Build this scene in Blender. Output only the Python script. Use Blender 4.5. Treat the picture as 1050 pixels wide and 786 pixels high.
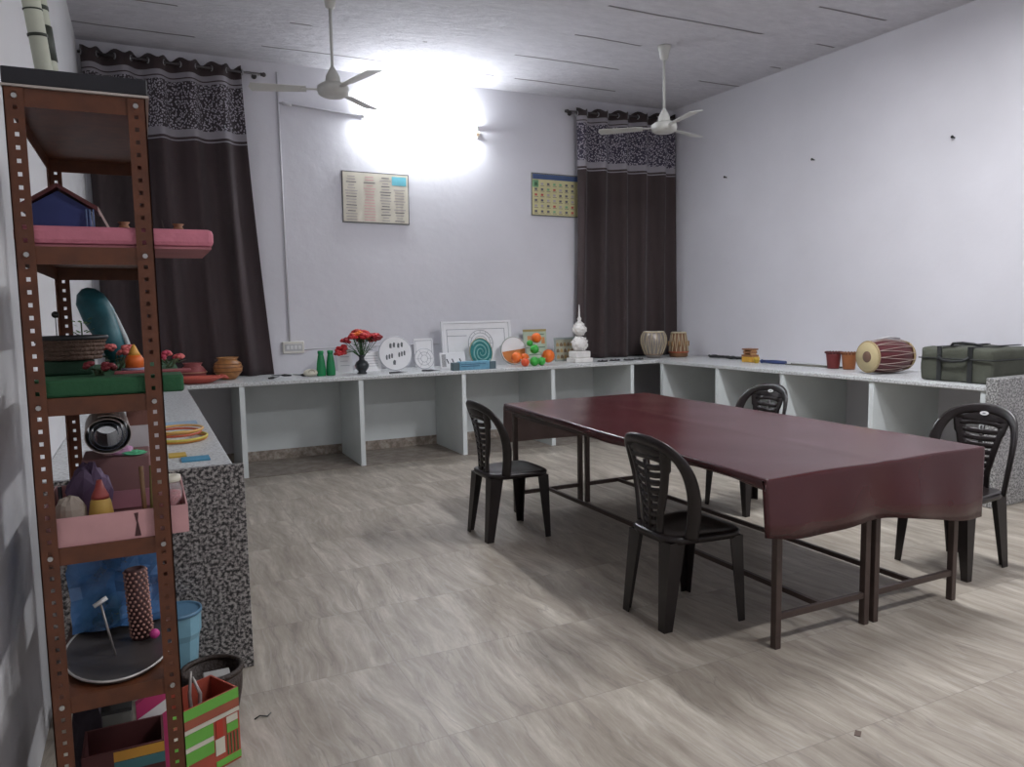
import bpy, bmesh, math, random
from mathutils import Vector, Matrix
random.seed(4)
C = bpy.context.scene
PI = math.pi
for o in list(bpy.data.objects):
    bpy.data.objects.remove(o)

# ------------------------------------------------------------------ camera
CAM_H = 1.467
YAW, PITCH, ROLL, F = -0.449167, 0.097779, -0.017362, 779.232
cd = bpy.data.cameras.new('camera'); cam = bpy.data.objects.new('camera', cd)
C.collection.objects.link(cam); C.camera = cam
cd.sensor_width = 36.0; cd.lens = F / 1050 * 36.0; cd.clip_start = 0.05
fw = Vector((-math.sin(YAW)*math.cos(PITCH), math.cos(YAW)*math.cos(PITCH), -math.sin(PITCH)))
rt = Vector((math.cos(YAW), math.sin(YAW), 0)); up = rt.cross(fw)
r_ = rt*math.cos(ROLL) + up*math.sin(ROLL); u_ = -rt*math.sin(ROLL) + up*math.cos(ROLL)
cam.matrix_world = Matrix(((r_.x, u_.x, -fw.x, 0), (r_.y, u_.y, -fw.y, 0), (r_.z, u_.z, -fw.z, CAM_H), (0, 0, 0, 1)))

# ------------------------------------------------------------------ world, exposure
w = bpy.data.worlds.new('world'); C.world = w; w.use_nodes = True
w.node_tree.nodes['Background'].inputs[0].default_value = (0.75, 0.78, 0.9, 1)
w.node_tree.nodes['Background'].inputs[1].default_value = 0.10
C.view_settings.view_transform = 'Standard'; C.view_settings.look = 'None'
C.view_settings.exposure = 0.22; C.view_settings.gamma = 1.0; C.view_settings.use_curve_mapping = False

# ------------------------------------------------------------------ lamps: (name, location, rotation, length, width, watts, colour)
LAMPS = [
    ('back_wall_tube_light', (2.76, 7.765, 3.42), (math.radians(82), 0, 0), 1.15, 0.05, 45, (0.90, 0.95, 1.0)),
    ('ceiling_tube_light',   (4.05, 3.30, 3.74), (0, 0, math.radians(90)), 1.15, 0.14, 84, (0.95, 0.96, 1.0)),
    ('near_ceiling_tube_light', (3.0, 0.20, 3.74), (0, 0, 0), 1.15, 0.14, 66, (0.98, 0.97, 1.0)),
]
for n, loc, rot, L, W_, P, col in LAMPS:
    ld = bpy.data.lights.new(n, 'AREA'); ld.shape = 'RECTANGLE'; ld.size = L; ld.size_y = W_; ld.energy = P; ld.color = col
    lo = bpy.data.objects.new(n, ld); lo.location = loc; lo.rotation_euler = rot; C.collection.objects.link(lo)

# ------------------------------------------------------------------ room measures
XL, XR, YB, ZC, RA = -0.388, 6.061, 7.852, 3.877, 0.0362
YF = -1.6
CH = 0.86

# ------------------------------------------------------------------ material helpers
def new_mat(name):
    m = bpy.data.materials.new(name); m.use_nodes = True
    nt = m.node_tree; b = nt.nodes['Principled BSDF']
    return m, nt, b
def N(nt, t, **kw):
    n = nt.nodes.new(t)
    for k, v in kw.items():
        setattr(n, k, v)
    return n
def ramp(nt, stops, interp='LINEAR'):
    r = nt.nodes.new('ShaderNodeValToRGB'); r.color_ramp.interpolation = interp
    e = r.color_ramp.elements
    while len(e) > 1: e.remove(e[0])
    e[0].position = stops[0][0]; e[0].color = (*stops[0][1], 1)
    for p, c in stops[1:]:
        x = e.new(p); x.color = (*c, 1)
    return r
_mc = {}
def M(name, col, rough=0.6, metal=0.0, var=0.10, scale=9.0, bump=0.0, bscale=60.0, trans=0.0, alpha=1.0, sheen=0.0):
    if name in _mc: return _mc[name]
    m, nt, b = new_mat(name)
    tc = N(nt, 'ShaderNodeTexCoord'); no = N(nt, 'ShaderNodeTexNoise'); no.inputs['Scale'].default_value = scale
    no.inputs['Detail'].default_value = 4
    nt.links.new(tc.outputs['Object'], no.inputs['Vector'])
    lo = tuple(c*(1-var) for c in col); hi = tuple(min(1, c*(1+var)) for c in col)
    r = ramp(nt, [(0.3, lo), (0.7, hi)]); nt.links.new(no.outputs['Fac'], r.inputs['Fac'])
    nt.links.new(r.outputs['Color'], b.inputs['Base Color'])
    b.inputs['Roughness'].default_value = rough; b.inputs['Metallic'].default_value = metal
    if trans: b.inputs['Transmission Weight'].default_value = trans
    if alpha < 1: b.inputs['Alpha'].default_value = alpha
    if sheen: b.inputs['Sheen Weight'].default_value = sheen
    if bump:
        n2 = N(nt, 'ShaderNodeTexNoise'); n2.inputs['Scale'].default_value = bscale; n2.inputs['Detail'].default_value = 3
        nt.links.new(tc.outputs['Object'], n2.inputs['Vector'])
        bp = N(nt, 'ShaderNodeBump'); bp.inputs['Strength'].default_value = bump; bp.inputs['Distance'].default_value = 0.01
        nt.links.new(n2.outputs['Fac'], bp.inputs['Height']); nt.links.new(bp.outputs['Normal'], b.inputs['Normal'])
    _mc[name] = m
    return m
def emis(name, col, s):
    m, nt, b = new_mat(name)
    b.inputs['Base Color'].default_value = (*col, 1); b.inputs['Emission Color'].default_value = (*col, 1)
    b.inputs['Emission Strength'].default_value = s
    return m

def wall_paint(name, col):
    m, nt, b = new_mat(name)
    tc = N(nt, 'ShaderNodeTexCoord')
    n1 = N(nt, 'ShaderNodeTexNoise'); n1.inputs['Scale'].default_value = 1.1; n1.inputs['Detail'].default_value = 5
    nt.links.new(tc.outputs['Object'], n1.inputs['Vector'])
    r = ramp(nt, [(0.3, tuple(c*0.94 for c in col)), (0.7, tuple(min(1, c*1.04) for c in col))])
    nt.links.new(n1.outputs['Fac'], r.inputs['Fac']); nt.links.new(r.outputs['Color'], b.inputs['Base Color'])
    n2 = N(nt, 'ShaderNodeTexNoise'); n2.inputs['Scale'].default_value = 9; n2.inputs['Detail'].default_value = 6
    nt.links.new(tc.outputs['Object'], n2.inputs['Vector'])
    bp = N(nt, 'ShaderNodeBump'); bp.inputs['Strength'].default_value = 0.25; bp.inputs['Distance'].default_value = 0.012
    nt.links.new(n2.outputs['Fac'], bp.inputs['Height']); nt.links.new(bp.outputs['Normal'], b.inputs['Normal'])
    b.inputs['Roughness'].default_value = 0.75
    return m
WALL = wall_paint('lavender_wall_paint', (0.70, 0.695, 0.735))
WHITEWALL = wall_paint('plain_wall_paint', (0.68, 0.68, 0.69))

def ceiling_mat():
    m, nt, b = new_mat('rough_painted_stone_ceiling')
    tc = N(nt, 'ShaderNodeTexCoord')
    n1 = N(nt, 'ShaderNodeTexNoise'); n1.inputs['Scale'].default_value = 5; n1.inputs['Detail'].default_value = 9; n1.inputs['Roughness'].default_value = 0.7
    mp = N(nt, 'ShaderNodeMapping'); mp.inputs['Scale'].default_value = (1.2, 3.2, 1)
    nt.links.new(tc.outputs['Object'], mp.inputs['Vector']); nt.links.new(mp.outputs['Vector'], n1.inputs['Vector'])
    # slab joints along X every 0.68 m, broken up by noise
    sp = N(nt, 'ShaderNodeSeparateXYZ'); nt.links.new(tc.outputs['Object'], sp.inputs[0])
    nw = N(nt, 'ShaderNodeTexNoise'); nw.inputs['Scale'].default_value = 2.0
    nt.links.new(tc.outputs['Object'], nw.inputs['Vector'])
    a = N(nt, 'ShaderNodeMath', operation='MULTIPLY_ADD'); a.inputs[1].default_value = 0.05; nt.links.new(nw.outputs['Fac'], a.inputs[0]); nt.links.new(sp.outputs['Y'], a.inputs[2])
    s = N(nt, 'ShaderNodeMath', operation='SUBTRACT'); nt.links.new(a.outputs[0], s.inputs[0]); s.inputs[1].default_value = 5.405
    d = N(nt, 'ShaderNodeMath', operation='DIVIDE'); nt.links.new(s.outputs[0], d.inputs[0]); d.inputs[1].default_value = 0.675
    pp = N(nt, 'ShaderNodeMath', operation='PINGPONG'); nt.links.new(d.outputs[0], pp.inputs[0]); pp.inputs[1].default_value = 0.5
    lt = N(nt, 'ShaderNodeMapRange'); nt.links.new(pp.outputs[0], lt.inputs['Value']); lt.inputs['From Min'].default_value = 0.010; lt.inputs['From Max'].default_value = 0.024
    lt.inputs['To Min'].default_value = 1; lt.inputs['To Max'].default_value = 0
    nb = N(nt, 'ShaderNodeTexNoise'); nb.inputs['Scale'].default_value = 0.9; nb.inputs['Detail'].default_value = 2
    nt.links.new(tc.outputs['Object'], nb.inputs['Vector'])
    g = N(nt, 'ShaderNodeMath', operation='GREATER_THAN'); nt.links.new(nb.outputs['Fac'], g.inputs[0]); g.inputs[1].default_value = 0.51
    mu = N(nt, 'ShaderNodeMath', operation='MULTIPLY'); nt.links.new(lt.outputs[0], mu.inputs[0]); nt.links.new(g.outputs[0], mu.inputs[1])
    r = ramp(nt, [(0.3, (0.66, 0.65, 0.69)), (0.65, (0.78, 0.77, 0.81))]); nt.links.new(n1.outputs['Fac'], r.inputs['Fac'])
    mx = N(nt, 'ShaderNodeMixRGB'); mx.inputs['Color2'].default_value = (0.27, 0.25, 0.26, 1)
    nt.links.new(mu.outputs[0], mx.inputs['Fac']); nt.links.new(r.outputs['Color'], mx.inputs['Color1'])
    nt.links.new(mx.outputs[0], b.inputs['Base Color'])
    sb = N(nt, 'ShaderNodeMath', operation='MULTIPLY_ADD'); nt.links.new(mu.outputs[0], sb.inputs[0]); sb.inputs[1].default_value = -0.6; nt.links.new(n1.outputs['Fac'], sb.inputs[2])
    bp = N(nt, 'ShaderNodeBump'); bp.inputs['Strength'].default_value = 1.0; bp.inputs['Distance'].default_value = 0.05
    nt.links.new(sb.outputs[0], bp.inputs['Height']); nt.links.new(bp.outputs['Normal'], b.inputs['Normal'])
    b.inputs['Roughness'].default_value = 0.85
    return m

def floor_mat():
    m, nt, b = new_mat('streaked_beige_floor_tile')
    tc = N(nt, 'ShaderNodeTexCoord')
    TX, TY = 1.22, 0.62
    sp = N(nt, 'ShaderNodeSeparateXYZ'); nt.links.new(tc.outputs['Object'], sp.inputs[0])
    def fl(out, k, off):
        a = N(nt, 'ShaderNodeMath', operation='ADD'); nt.links.new(out, a.inputs[0]); a.inputs[1].default_value = off
        d = N(nt, 'ShaderNodeMath', operation='DIVIDE'); nt.links.new(a.outputs[0], d.inputs[0]); d.inputs[1].default_value = k
        f = N(nt, 'ShaderNodeMath', operation='FLOOR'); nt.links.new(d.outputs[0], f.inputs[0])
        p = N(nt, 'ShaderNodeMath', operation='PINGPONG'); nt.links.new(d.outputs[0], p.inputs[0]); p.inputs[1].default_value = 0.5
        q = N(nt, 'ShaderNodeMath', operation='MULTIPLY'); nt.links.new(p.outputs[0], q.inputs[0]); q.inputs[1].default_value = k
        return f, q
    fx, px = fl(sp.outputs['X'], TX, 0.35); fy, py = fl(sp.outputs['Y'], TY, 0.12)
    cv = N(nt, 'ShaderNodeCombineXYZ'); nt.links.new(fx.outputs[0], cv.inputs[0]); nt.links.new(fy.outputs[0], cv.inputs[1])
    wn = N(nt, 'ShaderNodeTexWhiteNoise'); wn.noise_dimensions = '3D'; nt.links.new(cv.outputs[0], wn.inputs['Vector'])
    off = N(nt, 'ShaderNodeVectorMath', operation='SCALE'); off.inputs['Scale'].default_value = 1.6; nt.links.new(wn.outputs['Color'], off.inputs[0])
    ad = N(nt, 'ShaderNodeVectorMath', operation='ADD'); nt.links.new(tc.outputs['Object'], ad.inputs[0]); nt.links.new(off.outputs[0], ad.inputs[1])
    # warp so that the streaks wander
    wp = N(nt, 'ShaderNodeTexNoise'); wp.inputs['Scale'].default_value = 0.75; wp.inputs['Detail'].default_value = 3
    nt.links.new(ad.outputs[0], wp.inputs['Vector'])
    ws = N(nt, 'ShaderNodeVectorMath', operation='SCALE'); ws.inputs['Scale'].default_value = 0.38; nt.links.new(wp.outputs['Color'], ws.inputs[0])
    wa = N(nt, 'ShaderNodeVectorMath', operation='ADD'); nt.links.new(ad.outputs[0], wa.inputs[0]); nt.links.new(ws.outputs[0], wa.inputs[1])
    mp = N(nt, 'ShaderNodeMapping'); mp.inputs['Scale'].default_value = (7.5, 0.95, 1); mp.inputs['Rotation'].default_value = (0, 0, 0.06)
    nt.links.new(wa.outputs[0], mp.inputs['Vector'])
    n1 = N(nt, 'ShaderNodeTexNoise'); n1.inputs['Scale'].default_value = 1.5; n1.inputs['Detail'].default_value = 14; n1.inputs['Roughness'].default_value = 0.72
    nt.links.new(mp.outputs[0], n1.inputs['Vector'])
    r = ramp(nt, [(0.30, (0.21, 0.18, 0.145)), (0.42, (0.30, 0.263, 0.215)), (0.52, (0.37, 0.33, 0.275)), (0.61, (0.455, 0.415, 0.35)), (0.72, (0.60, 0.565, 0.49))])
    nt.links.new(n1.outputs['Fac'], r.inputs['Fac'])
    # thin dark and white veins
    n2 = N(nt, 'ShaderNodeTexNoise'); n2.inputs['Scale'].default_value = 0.9; n2.inputs['Detail'].default_value = 7
    nt.links.new(mp.outputs[0], n2.inputs['Vector'])
    def band(src, c, wd):
        s = N(nt, 'ShaderNodeMath', operation='SUBTRACT'); nt.links.new(src, s.inputs[0]); s.inputs[1].default_value = c
        a = N(nt, 'ShaderNodeMath', operation='ABSOLUTE'); nt.links.new(s.outputs[0], a.inputs[0])
        q = N(nt, 'ShaderNodeMapRange'); nt.links.new(a.outputs[0], q.inputs['Value']); q.inputs['From Max'].default_value = wd
        q.inputs['To Min'].default_value = 1; q.inputs['To Max'].default_value = 0
        return q
    vd = band(n2.outputs['Fac'], 0.455, 0.012); vl = band(n2.outputs['Fac'], 0.56, 0.018)
    m1 = N(nt, 'ShaderNodeMixRGB'); m1.inputs['Color2'].default_value = (0.19, 0.165, 0.15, 1)
    k1 = N(nt, 'ShaderNodeMath', operation='MULTIPLY'); k1.inputs[1].default_value = 0.45; nt.links.new(vd.outputs[0], k1.inputs[0])
    nt.links.new(k1.outputs[0], m1.inputs['Fac']); nt.links.new(r.outputs['Color'], m1.inputs['Color1'])
    m2 = N(nt, 'ShaderNodeMixRGB'); m2.inputs['Color2'].default_value = (0.66, 0.64, 0.60, 1)
    k2 = N(nt, 'ShaderNodeMath', operation='MULTIPLY'); k2.inputs[1].default_value = 0.16; nt.links.new(vl.outputs[0], k2.inputs[0])
    nt.links.new(k2.outputs[0], m2.inputs['Fac']); nt.links.new(m1.outputs[0], m2.inputs['Color1'])
    # joints
    mn = N(nt, 'ShaderNodeMath', operation='MINIMUM'); nt.links.new(px.outputs[0], mn.inputs[0]); nt.links.new(py.outputs[0], mn.inputs[1])
    jl = N(nt, 'ShaderNodeMath', operation='LESS_THAN'); nt.links.new(mn.outputs[0], jl.inputs[0]); jl.inputs[1].default_value = 0.0022
    k3 = N(nt, 'ShaderNodeMath', operation='MULTIPLY'); k3.inputs[1].default_value = 0.35; nt.links.new(jl.outputs[0], k3.inputs[0])
    m3 = N(nt, 'ShaderNodeMixRGB'); m3.inputs['Color2'].default_value = (0.16, 0.14, 0.13, 1)
    nt.links.new(k3.outputs[0], m3.inputs['Fac']); nt.links.new(m2.outputs[0], m3.inputs['Color1'])
    nt.links.new(m3.outputs[0], b.inputs['Base Color'])
    b.inputs['Roughness'].default_value = 0.42; b.inputs['Specular IOR Level'].default_value = 0.35
    return m

def granite(name, stops, scale=90, rough=0.35):
    m, nt, b = new_mat(name)
    tc = N(nt, 'ShaderNodeTexCoord')
    v = N(nt, 'ShaderNodeTexNoise'); v.inputs['Scale'].default_value = scale; v.inputs['Detail'].default_value = 3; v.inputs['Roughness'].default_value = 0.6
    nt.links.new(tc.outputs['Object'], v.inputs['Vector'])
    r = ramp(nt, stops, 'CONSTANT'); nt.links.new(v.outputs['Fac'], r.inputs['Fac'])
    nt.links.new(r.outputs['Color'], b.inputs['Base Color']); b.inputs['Roughness'].default_value = rough
    return m
GRAN_DARK = granite('speckled_grey_granite', [(0, (0.02, 0.02, 0.02)), (0.43, (0.09, 0.085, 0.085)), (0.49, (0.24, 0.225, 0.215)), (0.56, (0.42, 0.40, 0.38))], 75)
GRAN_TOP = granite('pale_granite_worktop', [(0, (0.34, 0.34, 0.34)), (0.38, (0.50, 0.51, 0.51)), (0.47, (0.60, 0.62, 0.62)), (0.57, (0.68, 0.70, 0.71))], 70)
GRAN_MID = granite('mid_grey_granite', [(0, (0.12, 0.12, 0.12)), (0.43, (0.22, 0.22, 0.215)), (0.50, (0.36, 0.36, 0.355)), (0.57, (0.50, 0.50, 0.49))], 80)
SKIRT = granite('brown_mottled_stone', [(0, (0.24, 0.20, 0.16)), (0.44, (0.32, 0.27, 0.23)), (0.52, (0.38, 0.33, 0.28)), (0.6, (0.44, 0.40, 0.35))], 22, 0.5)
UNDER = granite('brown_stone_strip', [(0, (0.22, 0.185, 0.155)), (0.45, (0.27, 0.23, 0.195)), (0.55, (0.32, 0.28, 0.24))], 9, 0.5)

# ------------------------------------------------------------------ mesh helper
class MB:
    def __init__(s): s.bm = bmesh.new(); s.mi = 0
    def _fin(s, geom_faces, mi=None, smooth=False):
        for f in geom_faces:
            f.material_index = s.mi if mi is None else mi; f.smooth = smooth
    def poly(s, pts, mi=None, smooth=False):
        f = s.bm.faces.new([s.bm.verts.new(p) for p in pts]); s._fin([f], mi, smooth); return f
    def box(s, a, b, mi=None, mat=None, bevel=0):
        x0, y0, z0 = a; x1, y1, z1 = b
        co = [(x0,y0,z0),(x1,y0,z0),(x1,y1,z0),(x0,y1,z0),(x0,y0,z1),(x1,y0,z1),(x1,y1,z1),(x0,y1,z1)]
        vs = [s.bm.verts.new(mat @ Vector(c) if mat else c) for c in co]
        fs = [s.bm.faces.new([vs[i] for i in q]) for q in ((0,3,2,1),(4,5,6,7),(0,1,5,4),(1,2,6,5),(2,3,7,6),(3,0,4,7))]
        s._fin(fs, mi)
        if bevel:
            es = list({e for f in fs for e in f.edges})
            r = bmesh.ops.bevel(s.bm, geom=es, offset=bevel, segments=2, affect='EDGES', profile=0.5)
            s._fin(r['faces'], mi)
        return s
    def loft(s, rings, closed=True, cap=True, mi=None, smooth=True):
        R = [[s.bm.verts.new(p) for p in r] for r in rings]
        n = len(R[0]); fs = []
        for i in range(len(R)-1):
            for j in range(n if closed else n-1):
                k = (j+1) % n
                fs.append(s.bm.faces.new((R[i][j], R[i][k], R[i+1][k], R[i+1][j])))
        s._fin(fs, mi, smooth)
        if cap and closed:
            a = s.bm.faces.new(list(reversed(R[0]))); b = s.bm.faces.new(R[-1]); s._fin([a, b], mi, False)
        return s
    def tube(s, pts, r, n=8, mi=None, cap=True, sx=1.0, closed=False):
        pts = [Vector(p) for p in pts]; rr = r if isinstance(r, (list, tuple)) else [r]*len(pts)
        rings = []; prev = None
        for i, p in enumerate(pts):
            if closed: t = (pts[(i+1) % len(pts)] - pts[i-1])
            else: t = (pts[min(i+1, len(pts)-1)] - pts[max(i-1, 0)])
            t.normalize()
            if prev is None:
                a = Vector((0,0,1)) if abs(t.z) < 0.9 else Vector((1,0,0))
                u = t.cross(a).normalized()
            else:
                u = (prev - t*prev.dot(t)).normalized()
            prev = u; v = t.cross(u)
            rings.append([p + (u*math.cos(2*PI*k/n)*sx + v*math.sin(2*PI*k/n))*rr[i] for k in range(n)])
        if closed: rings.append(rings[0]); cap = False
        return s.loft(rings, True, cap, mi, n > 5)
    def lathe(s, prof, n=24, c=(0,0,0), mi=None, mat=None, cap=True, smooth=True):
        rings = []
        for r, z in prof:
            r = max(r, 1e-4)
            ring = [Vector((c[0]+r*math.cos(2*PI*k/n), c[1]+r*math.sin(2*PI*k/n), c[2]+z)) for k in range(n)]
            if mat: ring = [mat @ p for p in ring]
            rings.append(ring)
        return s.loft(rings, True, cap, mi, smooth)
    def cyl(s, p0, p1, r, n=16, mi=None, r1=None):
        return s.tube([p0, p1], [r, r if r1 is None else r1], n, mi)
    def sph(s, c, r, n=14, sc=(1,1,1), mi=None):
        prof = [(math.sin(PI*i/(n//2+2)), -math.cos(PI*i/(n//2+2))) for i in range(n//2+3)]
        rings = [[Vector((c[0]+r*sc[0]*max(a,1e-3)*math.cos(2*PI*k/n), c[1]+r*sc[1]*max(a,1e-3)*math.sin(2*PI*k/n), c[2]+r*sc[2]*b)) for k in range(n)] for a, b in prof]
        return s.loft(rings, True, True, mi, True)
    def prism(s, outline, h0, h1, axis='z', mi=None, mat=None):
        def mp(p, h):
            v = Vector((p[0], p[1], h)) if axis == 'z' else (Vector((p[0], h, p[1])) if axis == 'y' else Vector((h, p[0], p[1])))
            return mat @ v if mat else v
        return s.loft([[mp(p, h0) for p in outline], [mp(p, h1) for p in outline]], True, True, mi, False)
    def build(s, name, mats, parent=None, loc=None, rotz=None):
        bmesh.ops.recalc_face_normals(s.bm, faces=s.bm.faces)
        me = bpy.data.meshes.new(name); s.bm.to_mesh(me); s.bm.free()
        for m in (mats if isinstance(mats, (list, tuple)) else [mats]): me.materials.append(m)
        o = bpy.data.objects.new(name, me); C.collection.objects.link(o)
        if parent: o.parent = parent
        if loc is not None: o.location = loc
        if rotz is not None: o.rotation_euler = (0, 0, rotz)
        return o

def thing(name, label, cat, loc=(0,0,0), rotz=0, group=None, rot=None):
    o = bpy.data.objects.new(name, None); C.collection.objects.link(o); o.empty_display_size = 0.1
    o.location = loc; o.rotation_euler = rot if rot else (0, 0, rotz); o['label'] = label; o['category'] = cat
    if group: o['group'] = group
    return o
def tag(o, label, cat, group=None, kind=None):
    o['label'] = label; o['category'] = cat
    if group: o['group'] = group
    if kind: o['kind'] = kind
    return o
def lab(o, label): o['label'] = label; return o
def struct(o): o['kind'] = 'structure'; return o
def dup(root, loc, rotz, label, group=None):
    r = root.copy(); C.collection.objects.link(r); r.location = loc; r.rotation_euler = (0, 0, rotz); r['label'] = label
    if group: r['group'] = group
    for ch in list(root.children):
        c = ch.copy(); C.collection.objects.link(c); c.parent = r
        for g in list(ch.children):
            d = g.copy(); C.collection.objects.link(d); d.parent = c
    return r

# ------------------------------------------------------------------ room shell
sa, ca = math.sin(RA), math.cos(RA)
def RW(v, u, z=0):   # v metres along the right wall from the back corner, u metres out from it
    return Vector((XR + v*sa - u*ca, YB - v*ca - u*sa, z))
LW = (YB - YF)/ca
XRF = RW(LW, 0).x
m = MB(); m.box((XL-0.2, YF-0.2, -0.1), (XRF+0.3, YB+0.2, 0)); struct(m.build('floor', floor_mat()))
m = MB(); m.box((XL-0.2, YF-0.2, ZC), (XRF+0.3, YB+0.2, ZC+0.15)); struct(m.build('ceiling', ceiling_mat()))
m = MB(); m.box((XL-0.2, YB, 0), (XRF+0.3, YB+0.2, ZC)); struct(m.build('wall_back', WALL))
m = MB(); m.box((XL-0.2, YF, 0), (XL, YB, ZC)); struct(m.build('wall_left', WHITEWALL))
m = MB(); m.box((XL-0.2, YF-0.2, 0), (XRF+0.3, YF, ZC)); struct(m.build('wall_front', WALL))
m = MB()
m.prism([tuple(RW(0,0).xy), tuple(RW(LW,0).xy), (XRF+0.3, YF), (XRF+0.3, YB)], 0, ZC); struct(m.build('wall_right', WALL))
m = MB(); m.box((XL, YB-0.018, 0.004), (XR, YB, 0.10)); struct(m.build('baseboard_back', SKIRT))
YFc = 7.034
m = MB(); m.box((0.30, YFc, 0.0), (5.20, YB, 0.004)); struct(m.build('trim_1', UNDER))

# ------------------------------------------------------------------ counters
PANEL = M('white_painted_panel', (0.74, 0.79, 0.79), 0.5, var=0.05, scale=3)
DIV = (0.7495, 1.8156, 2.862, 3.883, 4.893)
cb = thing('counter', 'long pale granite counter on white panels along the back wall', 'counter', (0, YFc, 0))
D = YB - YFc
m = MB(); m.box((XL+0.001, 0, CH-0.035), (XR-0.002, D-0.001, CH), bevel=0.006); m.build('worktop', GRAN_TOP, cb)
for x in DIV:
    m = MB(); m.box((x-0.022, 0.012, 0.004), (x+0.022, D-0.02, CH-0.036)); m.build('divider_panel', PANEL, cb)
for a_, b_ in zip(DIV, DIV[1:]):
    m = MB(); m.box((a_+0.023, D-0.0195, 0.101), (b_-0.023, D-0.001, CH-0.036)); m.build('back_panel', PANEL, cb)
# right counter in the wall's frame: origin back corner, local -y along the wall
cr = thing('counter', 'pale granite counter on white panels along the right wall', 'counter', (XR, YB, 0), RA)
m = MB(); m.box((-0.873, -4.47, CH-0.035), (-0.002, -0.825, CH), bevel=0.006); m.build('worktop', GRAN_TOP, cr)
for y in (-0.86, -1.745, -2.6, -3.535, -4.44):
    m = MB(); m.box((-0.862, y-0.022, 0.001), (-0.002, y+0.022, CH-0.036)); m.build('divider_panel', PANEL, cr)
m = MB(); m.box((-0.90, -4.56, 0.001), (-0.002, -4.472, CH+0.065), bevel=0.008); lab(m.build('end_panel', GRAN_MID, cr), 'speckled grey granite end slab')
# left counter
cl = thing('counter', 'granite counter with speckled end slab along the left wall, behind the rack', 'counter', (0, 3.2223, 0))
m = MB(); m.box((XL+0.002, 0.03, CH-0.035), (0.2947, 3.80, CH), bevel=0.004); m.build('worktop', GRAN_TOP, cl)
m = MB(); m.box((XL+0.002, 0, 0.001), (0.335, 0.029, CH), bevel=0.004); lab(m.build('end_panel', GRAN_DARK, cl), 'speckled grey granite end slab')
for y in (1.2, 2.4):
    m = MB(); m.box((XL+0.002, y, 0.001), (0.27, y+0.044, CH-0.036)); m.build('divider_panel', PANEL, cl)

# ------------------------------------------------------------------ curtains
def curtain_mat(name, body, printc, z0, z1):
    m, nt, b = new_mat(name)
    tc = N(nt, 'ShaderNodeTexCoord'); sp = N(nt, 'ShaderNodeSeparateXYZ'); nt.links.new(tc.outputs['Object'], sp.inputs[0])
    H = z1 - z0
    mr = N(nt, 'ShaderNodeMapRange'); nt.links.new(sp.outputs['Z'], mr.inputs['Value']); mr.inputs['From Min'].default_value = 0; mr.inputs['From Max'].default_value = H
    wn = N(nt, 'ShaderNodeTexNoise'); wn.inputs['Scale'].default_value = 2.2; wn.inputs['Detail'].default_value = 3
    mpn = N(nt, 'ShaderNodeMapping'); mpn.inputs['Scale'].default_value = (3.0, 1, 0.12)
    nt.links.new(tc.outputs['Object'], mpn.inputs['Vector']); nt.links.new(mpn.outputs[0], wn.inputs['Vector'])
    rb = ramp(nt, [(0.35, tuple(c*0.75 for c in body)), (0.65, tuple(c*1.3 for c in body))]); nt.links.new(wn.outputs['Fac'], rb.inputs['Fac'])
    grey = (0.30, 0.285, 0.31); dk = tuple(c*0.9 for c in body)
    f = lambda z: z/H
    tz = H
    stripes = ramp(nt, [(0, (0,0,0)), (f(tz-0.72), (1,1,1)), (f(tz-0.705), (0,0,0)), (f(tz-0.69), (1,1,1)), (f(tz-0.625), (0,0,0)), (f(tz-0.20), (1,1,1)), (f(tz-0.175), (0,0,0)), (f(tz-0.16), (1,1,1)), (f(tz-0.125), (0,0,0))], 'CONSTANT')
    nt.links.new(mr.outputs[0], stripes.inputs['Fac'])
    pr = ramp(nt, [(0, (0,0,0)), (f(tz-0.625), (1,1,1)), (f(tz-0.20), (0,0,0))], 'CONSTANT'); nt.links.new(mr.outputs[0], pr.inputs['Fac'])
    vo = N(nt, 'ShaderNodeTexVoronoi'); vo.inputs['Scale'].default_value = 52; nt.links.new(tc.outputs['Object'], vo.inputs['Vector'])
    vr = ramp(nt, [(0, (0.36, 0.34, 0.38)), (0.43, printc)], 'CONSTANT'); nt.links.new(vo.outputs['Distance'], vr.inputs['Fac'])
    m1 = N(nt, 'ShaderNodeMixRGB'); nt.links.new(pr.outputs['Color'], m1.inputs['Fac']); nt.links.new(rb.outputs['Color'], m1.inputs['Color1']); nt.links.new(vr.outputs['Color'], m1.inputs['Color2'])
    m2 = N(nt, 'ShaderNodeMixRGB'); nt.links.new(stripes.outputs['Color'], m2.inputs['Fac']); nt.links.new(m1.outputs[0], m2.inputs['Color1']); m2.inputs['Color2'].default_value = (*grey, 1)
    nt.links.new(m2.outputs[0], b.inputs['Base Color']); b.inputs['Roughness'].default_value = 0.8; b.inputs['Sheen Weight'].default_value = 0.15
    return m
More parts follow.
